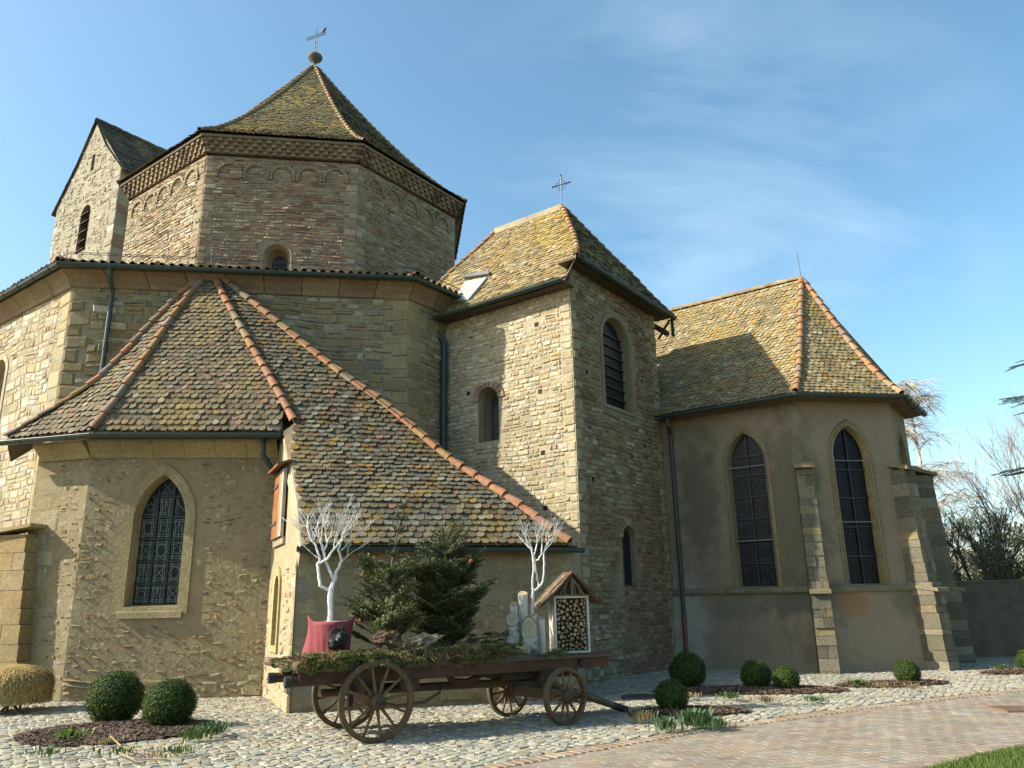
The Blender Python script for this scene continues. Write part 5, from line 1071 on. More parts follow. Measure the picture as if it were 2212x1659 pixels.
# birch
def birch(px_, ybase, Y, ztop, lab, seed):
    random.seed(seed); b0 = py(px_, ybase, Y); th_ = thing('birch_tree', (b0.x, b0.y, 0), 0, lab, 'tree', 'leafless trees beyond the boundary wall'); t_, c_, w_ = MB(), MB(), MB(); pts = [Vector((b0.x, b0.y, 0))]
    n = 12
    for i in range(1, n+1): pts.append(Vector((b0.x+rnd(-.12, .12), b0.y+rnd(-.1, .1), ztop*i/n)))
    for i in range(n): t_.tube([pts[i], pts[i+1]], [.20*(1-i/n)+.02, .20*(1-(i+1)/n)+.02], (.62, .60, .55) if i % 3 else (.40, .38, .34), 7)
    for k in range(48):
        h = rnd(.25, .99); i = min(n-1, int(h*n)); p = lerp(pts[i], pts[i+1], h*n-i); a = rnd(0, 6.28); L_ = (1.05-h)*ztop*.34+.6
        q = p; dd = Vector((math.cos(a), math.sin(a), 1.0)).normalized(); bp_ = [p]
        for s in range(6): dd = (dd+Vector((rnd(-.15, .15), rnd(-.15, .15), -.16))).normalized(); q = q+dd*L_/6; bp_.append(q)
        c_.tube(bp_, [.035*(1-s/7) for s in range(7)], (.48, .42, .38), 4, cap=False)
        for m_ in range(34):
            s = rnd(.3, 1)*5.99; i2 = int(s); q = lerp(bp_[i2], bp_[min(6, i2+1)], s-i2); a2 = rnd(0, 6.28); d2 = Vector((math.cos(a2)*.7, math.sin(a2)*.7, rnd(-.2, .6))); tp = [q]; 
            for z_ in range(4): d2 = (d2+Vector((0, 0, -.26))).normalized(); q = q+d2*rnd(.22, .38); tp.append(q)
            w_.tube(tp, [.013, .012, .011, .009, .007], (.56, .50, .45), 3, cap=False)
    t_.build('trunk', M_bark, th_); c_.build('branches', M_twig, th_); w_.build('twigs', M_twig, th_)
birch(2026, 1250, 42, 13.0, 'tall slender birch with pale trunk and drooping reddish twigs beside the choir', 11)
# green-budding shrub thicket and bare tree
def thicket(px_, Y, h, n, lab, seed, leaves, col, spread, tilt, name='budding_shrub', ls=.05, kids=(3, 4), lc=((.26, .38, .14), (.18, .28, .09))):
    random.seed(seed); b0 = py(px_, 1250, Y); th_ = thing(name, (b0.x, b0.y, 0), 0, lab, 'tree' if 'tree' in name else 'shrub'); c_, w_, l_ = MB(), MB(), MB()
    def tip(pts, dd):
        for k in range(leaves):
            p = lerp(pts[0], pts[-1], rnd(0, 1.1))+Vector((rnd(-.06, .06), rnd(-.06, .06), rnd(-.05, .05))); a = Vector((rnd(-1, 1), rnd(-1, 1), rnd(-.5, 1))).normalized()*ls*rnd(.5, 1.2); b = a.orthogonal().normalized()*ls*.5
            l_.face([p, p+a*.5+b, p+a, p+a*.5-b], jit(random.choice(lc), .25))
    for k in range(n):
        a = rnd(0, 6.28); r_ = rnd(0, .5 if h < 8 else .2); grow(c_, w_, Vector((b0.x+math.cos(a)*r_, b0.y+math.sin(a)*r_, 0)), Vector((math.cos(a)*tilt+rnd(-.15, .15), math.sin(a)*tilt*.6, 1)), h*.36, (.034 if h < 8 else .016)*h/4, 4 if h < 8 else 5, spread, .10, kids, .66, col, 3, .12, tipfn=tip if leaves else None)
    c_.build('stems', M_bark, th_); w_.build('twigs', M_twig, th_)
    if leaves: l_.build('leaves', M_leaf, th_)
thicket(2095, 25.5, 5.6, 8, 'spreading shrub just coming into green leaf behind the wall, nearest the choir', 21, 3, (.15, .135, .11), .62, .75, ls=.055)
thicket(2200, 24.5, 5.3, 8, 'denser green-budding shrub behind the wall at the right edge', 22, 3, (.15, .135, .11), .6, .55, ls=.055)
thicket(2335, 32, 10.8, 4, 'taller bare tree with fine upswept twigs at the right edge', 23, 0, (.36, .31, .27), .5, .3, 'bare_tree', kids=(3, 4))
thicket(2035, 46, 6.5, 5, 'low reddish leafless tree below the birch', 24, 0, (.44, .38, .34), .6, .6, 'bare_tree', kids=(3, 4))
# yellow-green hedge beyond
random.seed(31); hp0 = py(2120, 1250, 31); hg = MB()
for k in range(16000):
    x = hp0.x+rnd(-3.5, 6); y = hp0.y+rnd(-.8, .8); top = 2.6+.5*math.sin(x*1.3)+.4*math.sin(x*3.1+1); z = top*(1-abs(random.gauss(0, .28)))
    if z < .3: continue
    a = Vector((rnd(-1, 1), rnd(-1, 1), rnd(-1, 1))).normalized()*.09; b = a.orthogonal().normalized()*.05; p = Vector((x, y, z)); hg.face([p, p+a*.5+b, p+a, p+a*.5-b], pick([(2, (.24, .24, .05)), (2, (.14, .17, .04)), (1, (.32, .28, .07)), (1, (.07, .09, .03))], .2))
for k in range(24): x = hp0.x-3.4+k*.4; hg.tube([(x, hp0.y, 0), (x+rnd(-.1, .1), hp0.y, 2.2)], .03, (.08, .06, .05), 4)
tag(hg.build('hedge', M_leaf, None, loc=(hp0.x, hp0.y, 0)), 'yellowish green hedge seen through the shrubs above the wall', 'hedge')
# row of far trees
random.seed(33)
for i, (x, Y, h, lab) in enumerate([(2230, 70, 7.5, 'distant dark green tree low on the horizon at the right edge'), (2110, 80, 6.0, 'distant olive tree on the horizon behind the shrubs')]):
    p0 = py(x, 1250, Y); tt = thing('distant_tree', (p0.x, p0.y, 0), 0, lab, 'tree'); cr, tr = MB(), MB()
    for k in range(5000):
        d_ = Vector((random.gauss(0, 1), random.gauss(0, 1), random.gauss(0, 1))).normalized(); rr_ = rnd(.6, 1)**.4*(1+.3*noise.noise(d_*2+Vector((i*5, 0, 0)))); p = Vector((p0.x+d_.x*rr_*h*.62, p0.y+d_.y*rr_*h*.5, h*.6+d_.z*rr_*h*.42)); a = Vector((rnd(-1, 1), rnd(-1, 1), rnd(-1, 1)))*.2; b = a.orthogonal().normalized()*.14
        cr.face([p, p+a*.5+b, p+a, p+a*.5-b], jit((.08, .10, .04), .3))
    tr.tube([(p0.x, p0.y, 0), (p0.x, p0.y, h*.6)], [.25, .1], (.1, .08, .06), 6); cr.build('crown', M_leaf, tt); tr.build('trunk', M_bark, tt)
# ---------- needles
def needles(mb, a, b, nl, col, n, r0=.004, wd=.0035):
    d_ = (b-a); L_ = d_.length; d_.normalize(); s = d_.orthogonal().normalized(); t = d_.cross(s)
    for k in range(n):
        p = lerp(a, b, (k+rnd(0, .9))/n); an = rnd(0, 6.28); o = (s*math.cos(an)+t*math.sin(an)); o.z *= .75; e = p+(o*.8+d_*.62)*nl*rnd(.7, 1.1); w_ = d_.cross(o).normalized()*wd; mb.face([p-w_, p+w_, e], jit(col, .25))
def spray(mb, nm, p, d_, L_, r_, nl, col, side=True, bark=(.16, .11, .07), droop=-.1, tw=7, dens=150, wd=.0035, tipc=None):
    """a conifer branch: stem with side twigs, all set with needles"""
    pts = [p]; q = p; dd = d_.normalized(); n = 5
    for i in range(n): dd = (dd+Vector((rnd(-.08, .08), rnd(-.08, .08), droop*.35+rnd(-.05, .05)))).normalized(); q = q+dd*L_/n; pts.append(q)
    mb.tube(pts, [r_*(1-.8*i/n) for i in range(n+1)], bark, 4, cap=False)
    sd = dd.cross(Vector((0, 0, 1))); sd = sd.normalized() if sd.length > .1 else Vector((1, 0, 0))
    for i in range(1, n): needles(nm, pts[i], pts[i+1], nl, col, max(3, int((pts[i+1]-pts[i]).length*dens)), wd=wd)
    for k in range(tw):
        t = (.18+.8*k/tw); i = min(n-1, int(t*n)); b = lerp(pts[i], pts[i+1], t*n-i); l2 = L_*(.58-.42*t)*rnd(.75, 1.15)
        for s in (-1, 1):
            e = b+(dd*.72+sd*s*.72+Vector((0, 0, rnd(-.15, .12)))).normalized()*l2; mb.tube([b, e], [r_*.35, r_*.15], bark, 3, cap=False); cc = tipc if tipc and random.random() < .3 else col; needles(nm, b, e, nl, cc, max(3, int(l2*dens)), wd=wd)
            if l2 > .22:
                for h in (.45, .75):
                    bb_ = lerp(b, e, h)
                    for s2 in (-1, 1):
                        e2 = bb_+((e-b).normalized()*.7+dd.cross(e-b).cross(e-b).normalized()*s2*.0+(dd if s2 > 0 else sd*s)*.5+Vector((0, 0, rnd(-.1, .1)))).normalized()*l2*.35; needles(nm, bb_, e2, nl, col, max(3, int(l2*.35*dens)), wd=wd)
M_needle = mat('needle', .5, 0, 5, .1, 3, spec=.4, trans=.1)
# spruce just outside the right edge, its branch tips reach into view
random.seed(41); s0_ = py(2520, 1250, 19.5); spt = thing('spruce_tree', (s0_.x, s0_.y, 0), 0, 'dark spruce whose branch tips reach in from the right edge', 'tree'); c_, nm = MB(), MB(); c_.tube([(s0_.x, s0_.y, 0), (s0_.x, s0_.y, 9.6)], [.2, .03], (.14, .10, .08), 8)
for k in range(46):
    h = 1.5+k*.17; a = k*2.4; L_ = 2.1*(1-(h/9.9)**1.6)+.3; spray(c_, nm, Vector((s0_.x, s0_.y, h)), Vector((math.cos(a), math.sin(a), .05)), L_, .02, .04, (.05, .085, .045), droop=-.25, tw=6, dens=60, wd=.010)
for (x, y) in ((2180, 848), (2190, 758), (2198, 1005)):
    e = py(x, y, 19.0); b0 = Vector((s0_.x, s0_.y, e.z+.25)); L_ = (e-b0).length; spray(c_, nm, b0, e-b0, L_, .02, .045, (.06, .11, .06), droop=-.08, tw=11, dens=120, wd=.008)
c_.build('trunk', M_bark, spt); nm.build('needles', M_needle, spt)
random.seed(77)
# ================================================================== the farm wagon and what stands on it
AX = az(63); RZ = R(27); WO = Vector((-2.11, 11.14, 0))
wg = thing('farm_wagon', tuple(WO), RZ, 'old wooden farm wagon with spoked wheels, used as a decoration stand on the cobbles', 'wagon')
WM = MW[wg.name]
def L2W(x, y, z): return WM @ Vector((x, y, z))
WD, WDD, WRED = (.13, .08, .042), (.055, .038, .026), (.095, .045, .024)
M_ww = mat('wagon_wood', .62, .55, 9, .38, 7, streak=(1.2, 9, 9), bdist=.008, dirt=[((.10, .075, .05), 5, .55, .1, .5)])
def wheel(R_, cx, cy, yaw, nsp=12, hub=.10, camber=0.0):
    """wheel standing on the ground; axle along local y turned by yaw"""
    M = Matrix.Translation((cx, cy, R_)) @ Matrix.Rotation(yaw, 4, 'Z') @ Matrix.Rotation(camber, 4, 'X')
    f = lambda r, t, y: M @ Vector((r*math.cos(t), y, r*math.sin(t)))
    rim, tyre, hb, sp_ = MB(), MB(), MB(), MB(); n = 48; wd = .040
    for (b, r0, r1, w_, c) in ((rim, R_*.865, R_-.012, wd, (.16, .098, .042)), (tyre, R_-.013, R_, wd*.9, (.10, .075, .05))):
        b.loft([[f(r, 2*math.pi*k/n, y) for r, y in ((r0, -w_), (r0+.006, -w_-.004), (r1-.006, -w_-.004), (r1, -w_), (r1, w_), (r1-.006, w_+.004), (r0+.006, w_+.004), (r0, w_))] for k in range(n)]+[[f(r, 0, y) for r, y in ((r0, -w_), (r0+.006, -w_-.004), (r1-.006, -w_-.004), (r1, -w_), (r1, w_), (r1-.006, w_+.004), (r0+.006, w_+.004), (r0, w_))]], c)
    for k in range(6):   # felloe joints
        t = 2*math.pi*(k+.5)/6; rim.box(f(R_*.868, t-.006, -wd-.006), f(R_*.98, t-.006, -wd-.006)-f(R_*.868, t-.006, -wd-.006), f(R_*.868, t-.006, wd+.006)-f(R_*.868, t-.006, -wd-.006), f(R_*.868, t+.006, -wd-.006)-f(R_*.868, t-.006, -wd-.006), (.08, .05, .03))
    wo = rim.build('wheel', M_ww, wg, world=False); tyre.build('tyre', M_iron, wo, world=False)
    n2 = 20; ring = lambda r, y: [f(r, 2*math.pi*k/n2, y) for k in range(n2)]
    hb.loft([ring(hub*.45, -.20), ring(hub*.62, -.20), ring(hub*.66, -.15), ring(hub*.70, -.10), ring(hub*.98, -.085), ring(hub*1.02, 0), ring(hub*.98, .085), ring(hub*.7, .10), ring(hub*.6, .17)], (.12, .08, .045), cap=True)
    hb.loft([ring(hub*.69, -.205), ring(hub*.69, -.175)], (.06, .05, .045)); hb.loft([ring(hub*1.03, -.075), ring(hub*1.03, -.055)], (.06, .05, .045)); hb.loft([ring(hub*.35, -.205), ring(hub*.3, -.23)], (.03, .03, .03), cap=True)
    hb.build('hub', M_ww, wo, world=False)
    for k in range(nsp):
        t = 2*math.pi*(k+.3)/nsp; s = MB(); rr = []
        for r, w1, w2 in ((hub*.8, .024, .024), (hub*1.6, .026, .022), (R_*.5, .020, .015), (R_*.82, .022, .015), (R_*.90, .024, .018)):
            c = f(r, t, -.012*(1-r/R_)); tv = (f(r, t+.01, 0)-f(r, t, 0)).normalized(); yv = (f(r, t, .1)-f(r, t, 0)).normalized(); rr.append([c+tv*w1*.8*a+yv*w2*b for a, b in ((-1, -.5), (-.5, -1), (.5, -1), (1, -.5), (1, .5), (.5, 1), (-.5, 1), (-1, .5))])
        s.loft(rr, jit((.19, .118, .052), .12), cap=True); s.build('spoke', M_ww, wo, world=False)
wheel(.49, 0, -.70, 0, 12); wheel(.49, 0, .70, 0, 12)
FY = R(12); wheel(.385, 2.72, -.78, FY, 12, .09); wheel(.385, 2.46, .50, FY, 12, .09)
def lb(b, x0, x1, y0, y1, z0, z1, c): b.bx(x0, x1, y0, y1, z0, z1, c)
dk = MB(); DZ = .90
for k in range(7): y0 = -.60+k*1.2/7; x1 = 3.72+rnd(-.03, .03); lb(dk, -.98+rnd(-.03, .03), x1, y0+.004, y0+1.2/7-.004, DZ-.035+rnd(-.003, .003), DZ+rnd(-.004, .004), jit((.10, .066, .042), .2))
dk.build('deck', M_ww, wg, world=False)
for y in (-.55, .49):
    b = MB(); lb(b, -.95, 3.60, y, y+.06, .72, DZ-.04, WRED); b.build('side_beam', M_ww, wg, world=False)
for y, x0 in ((-.47, -1.10), (.30, -1.16)):
    b = MB(); b.tube([(x0, y, .76), (3.35, y, .77)], .062, WDD, 10); b.tube([(x0-.01, y, .76), (x0+.07, y, .76)], .07, (.05, .05, .05), 12); o = b.build('long_pole', M_ww, wg, world=False)
    b = MB(); 
b = MB(); b.tube([(3.15, -.60, .80), (3.15, .55, .80)], .055, WDD, 8); b.tube([(3.85, -.2, .86), (3.60, -.2, .86)], .05, (.07, .05, .035), 8); b.build('cross_pole', M_ww, wg, world=False)
b = MB(); b.tube([(-1.14, .62, .955), (-1.02, .1, .95), (-.93, -.56, .93)], [.055, .06, .062], (.24, .18, .11), 10); o = b.build('tail_pole', M_ww, wg, world=False)
b = MB()
for t in (.25, .75): p, q = lerp(Vector((-1.14, .62, .955)), Vector((-.93, -.56, .93)), t), lerp(Vector((-1.14, .62, .955)), Vector((-.93, -.56, .93)), t+.03); b.tube([p, q], .068, (.05, .05, .05), 10)
b.build('iron_band', M_iron, o, world=False)
# axles, bolsters, reach pole, braces
b = MB(); lb(b, -.07, .07, -.66, .66, .42, .56, WD); lb(b, -.10, .10, -.55, .55, .56, .72, WDD); b.build('rear_axle', M_ww, wg, world=False)
b = MB(); M2 = Matrix.Translation((2.6, -.14, 0)) @ Matrix.Rotation(FY, 4, 'Z'); q = [M2@Vector(v) for v in ((-.06, -.60, .32), (.06, -.60, .32), (.06, .60, .32), (-.06, .60, .32))]; b.box(q[0], q[1]-q[0], q[3]-q[0], Vector((0, 0, .15)), WD); lb(b, 2.47, 2.63, -.55, .5, .56, .74, WDD); b.tube([(2.55, -.05, .49), (2.55, -.05, .57)], .30, (.06, .05, .04), 20); b.build('front_axle', M_ww, wg, world=False)
b = MB(); b.tube([(-.55, -.02, .56), (1.2, -.02, .55), (2.7, -.05, .53)], [.05, .055, .055], WD, 8); b.tube([(-.35, -.02, .60), (.62, -.02, .60)], .04, WDD, 8); b.build('reach_pole', M_ww, wg, world=False)
for s in (-1, 1):
    b = MB(); b.tube([(.08, .40*s, .58), (.6, .16*s, .56), (1.0, .04*s, .56)], .035, WD, 8); b.build('brace', M_ww, wg, world=False)
b = MB(); b.tube([(.05, -.25, .44), (.45, -.22, .36), (.85, -.15, .37), (1.1, -.1, .48)], .022, (.22, .14, .08), 6); b.tube([(1.1, -.1, .48), (1.12, -.1, .58)], .012, (.05, .05, .05), 5); b.build('hanging_pole', M_ww, wg, world=False)
b = MB(); b.tube([(1.10, -.3, .74), (1.22, -.28, .63), (1.42, -.27, .60), (1.60, -.28, .66), (1.72, -.3, .75)], [.03, .045, .05, .045, .03], WRED, 8); b.build('yoke', M_ww, wg, world=False)
b = MB(); lb(b, .38, .64, -.52, -.44, .58, .73, WRED); lb(b, -.3, -.24, -.5, -.44, .40, .80, WDD); lb(b, .2, .26, .1, .16, .40, .72, WDD); b.build('bracket', M_ww, wg, world=False)
b = MB(); lb(b, 1.95, 3.2, -.35, .35, .60, .70, WDD); b.build('turntable_frame', M_ww, wg, world=False)
e = WM.inverted() @ pz(1352, 1533, .04); b = MB(); b.tube([(2.75, -.20, .50), (3.3, (-.20+e.y)/2-.02, .33), (e.x, e.y, e.z)], [.055, .055, .045], (.16, .11, .07), 8); b.tube([lerp(Vector((3.3, (-.2+e.y)/2-.02, .33)), e, .72), e+Vector((.01, 0, 0))], .054, (.035, .033, .03), 8); b.build('drawbar', M_ww, wg, world=False)
# ---------- helper: where on the deck a pixel column falls
def ondeck(px_, ly, z=DZ):
    a, b = -2.0, 4.6
    for _ in range(40):
        m_ = (a+b)/2
        if proj(L2W(m_, ly, z))[0] < px_: a = m_
        else: b = m_
    return L2W(a, ly, z)
def zof(P, y):     # height at plan position P where pixel row y falls
    lo, hi = -1, 8
    for _ in range(40):
        m_ = (lo+hi)/2
        if proj((P.x, P.y, m_))[1] > y: lo = m_
        else: hi = m_
    return lo
# ---------- pot wrapped in cloth
random.seed(5)
P = ondeck(714, .05); zt, zb = zof(P, 1342), DZ+.005
pot = thing('cloth_wrapped_pot', (P.x, P.y, DZ), 0, 'large round pot wrapped in dusty pink cloth at the left end of the wagon', 'pot')
M_cloth = mat('pink_cloth', .85, .25, 60, .12, 4, col=(.33, .075, .095), bdist=.004)
b = MB(); rings = []; n = 72; Hh_ = zt-zb
for i in range(13):
    t = i/12; r_ = lerp(.225, .275, t); rg_ = []
    for k in range(n):
        a = 2*math.pi*k/n; fold = .007*math.sin(a*5+2*t)*(1-t)+.004*math.sin(a*17+t*3)*(1-t*.6)+.010*noise.noise(Vector((math.cos(a)*3, math.sin(a)*3, t*2.2)))
        drape = max(0, math.cos(a-math.pi*1.02))**10*.20*(1-t)+max(0, math.cos(a-math.pi*1.02))**12*.04*math.sin(a*30)*(1-t)
        ear = (max(0, math.cos(a-math.pi*1.10))**30*.07+max(0, math.cos(a+.15))**40*.06)*(t**6)
        rg_.append(Vector((P.x+(r_+fold+drape+ear*.9)*math.cos(a), P.y+(r_+fold+drape+ear*.9)*math.sin(a), zb+Hh_*t+ear*1.4)))
    rings.append(rg_)
for t, dr, dz in ((1, -.02, -.005), (1, -.04, -.05)): rings.append([Vector((P.x+(.275+dr)*math.cos(2*math.pi*k/n), P.y+(.275+dr)*math.sin(2*math.pi*k/n), zb+Hh_+dz)) for k in range(n)])
b.loft(rings); b.build('cloth', M_cloth, pot, smooth=True)
b = MB(); b.loft([[Vector((P.x+r_*math.cos(2*math.pi*k/24), P.y+r_*math.sin(2*math.pi*k/24), zb+Hh_-.03+dz)) for k in range(24)] for r_, dz in ((.24, 0), (.2, .01), (.1, .03), (.02, .035))], (.62, .63, .62), cap=True); b.build('white_gravel', mat('white_gravel', .9, .8, 60, .15, 20), pot)
# ---------- white painted trees, main limbs then twigs
M_white = mat('white_paint', .75, .8, 26, .15, 14, bdist=.012, col=(.86, .88, .90), dirt=[((.40, .38, .34), 22, .64, .05, .6)])
def whitetree(Pb, limbs, tips, scale, lab, name='white_painted_tree', depth=3, crown=None, n0=3):
    """limbs: list of pixel polylines (x, y, depth offset, radius)"""
    b = MB(); Y = Pb.y
    W3 = lambda x, y, o: py(x, y, Y+o)
    for L_ in limbs:
        pts = []; rs = []
        for i, (x, y, o, r_) in enumerate(L_):
            pts.append(W3(x, y, o)); rs.append(r_*1.08)
        fine, fr = [], []
        for i in range(len(pts)-1):
            for q in range(3): t = q/3; fine.append(lerp(pts[i], pts[i+1], t)+Vector((rnd(-.006, .006), rnd(-.006, .006), 0))); fr.append(lerp(rs[i], rs[i+1], t)*rnd(.92, 1.1))
        fine.append(pts[-1]); fr.append(rs[-1]); b.tube(fine, fr, (.8, .8, .8), 7)
    def twig(p, d_, ln, r_, dep):
        q = p; pts = [p]; dd = d_
        for i in range(3): dd = (dd+Vector((rnd(-.28, .28), rnd(-.28, .28), rnd(-.10, .20)))).normalized(); q = q+dd*ln/3; pts.append(q)
        b.tube(pts, [r_, r_*.85, r_*.7, r_*.5], (.8, .8, .8), 4 if dep < 2 else 5, cap=False)
        if dep <= 0: return
        for k in range(random.randint(2, 3)):
            bb_ = pts[-1] if k == 0 else lerp(pts[1], pts[3], rnd(0, .9)); nd = (dd+Vector((rnd(-.75, .75), rnd(-.75, .75), rnd(-.15, .45)))).normalized(); twig(bb_, nd, ln*rnd(.75, 1.05), r_*.60, dep-1)
    for (x, y, o, dx, dz, ln, r_) in tips: twig(W3(x, y, o), Vector((dx, rnd(-.4, .4), dz)).normalized(), ln*scale, r_*.95, depth)
    return tag(b.build(name, M_white, None, loc=tuple(W3(limbs[0][0][0], limbs[0][0][1], limbs[0][0][2]))), lab, 'tree', 'white painted trees on the wagon')
random.seed(14)
whitetree(P, [[(713, 1342, 0, .036), (714, 1310, 0, .033), (715, 1272, 0, .036), (722, 1255, .02, .026), (725, 1240, .03, .022), (731, 1228, .04, .018), (738, 1213, .05, .018), (735, 1200, .05, .015), (731, 1188, .05, .013), (735, 1175, .06, .012)],
  [(714, 1276, 0, .024), (703, 1271, -.02, .022), (692, 1265, -.03, .020), (688, 1240, -.03, .020), (686, 1219, -.03, .020), (692, 1212, -.03, .018), (690, 1200, -.04, .014), (682, 1178, -.05, .013), (672, 1165, -.05, .012)],
  [(722, 1252, .02, .020), (711, 1230, 0, .018), (703, 1212, -.02, .018), (699, 1190, -.02, .017), (694, 1175, -.02, .015)], [(690, 1217, -.03, .018), (706, 1208, -.06, .016), (722, 1185, -.08, .014), (734, 1172, -.08, .011)], [(699, 1192, -.02, .015), (706, 1175, 0, .013), (705, 1160, .02, .012)]],
  [(672, 1165, -.05, -.5, .9, .15, .011), (672, 1165, -.05, -.9, .6, .15, .010), (682, 1178, -.05, -.3, 1, .15, .010), (694, 1175, -.02, -.2, 1, .17, .012), (694, 1175, -.02, -.45, 1, .16, .011), (705, 1160, .02, .1, 1, .15, .011), (705, 1160, .02, -.1, 1, .14, .010), (734, 1172, -.08, .4, 1, .15, .010), (735, 1175, .06, .35, 1, .17, .012), (735, 1175, .06, .05, 1, .16, .011), (735, 1175, .06, .7, .8, .15, .010), (722, 1185, -.08, .2, 1, .15, .010), (738, 1213, .05, .7, 1, .15, .009), (706, 1175, 0, .3, 1, .14, .010), (686, 1205, -.03, -.9, .8, .15, .009), (735, 1190, .05, .6, .9, .16, .010)],
  1.28, 'larger white-painted bare tree in the pink pot at the left end of the wagon', depth=3)
P2 = ondeck(1150, .12)
random.seed(19)
whitetree(P2, [[(1150, 1400, .0, .026), (1151, 1340, 0, .024), (1150, 1312, 0, .024), (1152, 1277, 0, .022), (1160, 1272, 0, .018), (1170, 1262, 0, .017), (1174, 1250, 0, .014), (1176, 1215, 0, .015), (1174, 1196, 0, .016), (1180, 1180, .03, .012), (1186, 1170, .03, .010)], [(1152, 1280, 0, .018), (1150, 1262, 0, .016), (1152, 1240, 0, .014), (1153, 1215, 0, .016), (1150, 1195, 0, .014), (1147, 1180, -.02, .012)], [(1165, 1268, 0, .014), (1160, 1250, .03, .013), (1156, 1225, .03, .013), (1154, 1200, .03, .012), (1160, 1175, .05, .011)], [(1153, 1212, 0, .012), (1163, 1209, 0, .012), (1170, 1196, 0, .011), (1171, 1178, 0, .010)]],
  [(1147, 1180, -.02, -.5, 1, .12, .009), (1147, 1180, -.02, -.15, 1, .12, .009), (1150, 1190, 0, -.7, .9, .11, .008), (1160, 1175, .05, 0, 1, .12, .009), (1160, 1175, .05, .3, 1, .12, .008), (1171, 1178, 0, .1, 1, .12, .009), (1186, 1170, .03, .4, 1, .12, .009), (1186, 1170, .03, .8, .9, .12, .008), (1180, 1180, .03, .2, 1, .12, .008), (1176, 1190, 0, .7, .9, .12, .008)], 1.25, 'smaller white-painted bare tree behind the birch logs on the wagon', depth=3)
# ---------- two firs
def fir(px_, pbase, ly, ytop, halfw, lab, seed, lean, col, nwh, per, low, narrow, tipc):
    random.seed(seed); B = ondeck(px_, ly); zt_ = zof(B, ytop); th_ = thing('fir_tree', tuple(B), 0, lab, 'tree', 'fir trees standing on the wagon'); c_, nm = MB(), MB(); H_ = zt_-DZ; T_ = []
    n = 8
    for i in range(n+1): t = i/n; T_.append(B+Vector((lean*t+.02*math.sin(t*7), 0, H_*t)))
    c_.tube(T_, [.035*(1-t/n)+.006 for t in range(n+1)], (.22, .19, .15), 7)
    for w_ in range(nwh):
        t = low+(1-low)*(w_/nwh)**1.0; i = min(n-1, int(t*n)); p = lerp(T_[i], T_[i+1], t*n-i); m_ = per if t < .75 else 4
        for k in range(m_):
            a = 6.283*k/m_+rnd(-.5, .5)+w_; prof_ = narrow(t); L_ = halfw*prof_*rnd(.7, 1.1); up_ = rnd(.3, 1.15)+ (.5 if t > .7 else 0)
            if L_ < .05: continue
            spray(c_, nm, p+Vector((0, 0, rnd(-.03, .03))), Vector((math.cos(a), math.sin(a), up_)), L_, .010, .042, col, droop=.02, tw=max(3, int(L_*15)), dens=130, wd=.0062, tipc=tipc)
    needles(nm, T_[-2], T_[-1], .03, col, 26, wd=.005)
    c_.build('trunk', M_bark, th_); nm.build('needles', M_needle, th_)
fir(812, 1338, .10, 1075, .70, 'taller, sparser fir with a thin upright tip, left on the wagon', 51, .36, (.10, .14, .035), 12, 5, .10, lambda t: (1.0 if t < .55 else .30) * (1.15-t*.5), (.18, .21, .055))
fir(962, 1365, .20, 1158, .80, 'shorter, bushier dark fir right of the middle of the wagon', 52, 0.02, (.066, .10, .028), 14, 7, .05, lambda t: (.80+.45*t) if t < .5 else (1.02-.60*(t-.5)/.5), (.10, .13, .035))
# pine cone ornaments
for (x, y, o) in ((875, 1299, -.25), (779, 1381-42, -.2), (783, 1242, -.2), (1017, 1212, -.1)):
    q = py(x, y, ondeck(870, .1).y+o); b = MB(); b.loft([[q+Vector((r_*math.cos(a), r_*math.sin(a), z)) for a in [2*math.pi*k/9 for k in range(9)]] for z, r_ in ((-.028, .012), (-.012, .028), (.01, .028), (.028, .012))], (.36, .10, .05), cap=True); b.tube([q+Vector((0, 0, .028)), q+Vector((0, 0, .09))], .002, (.2, .2, .1), 3)
    tag(b.build('hanging_ornament', M_bark, None, loc=tuple(q)), {875: 'reddish ball ornament hanging on a thread in the middle of the taller fir', 779: 'reddish ornament low on the left side of the taller fir', 783: 'small reddish ornament at the left branch tips of the taller fir', 1017: 'brown cone near the top right of the bushier fir'}[x], 'ornament')
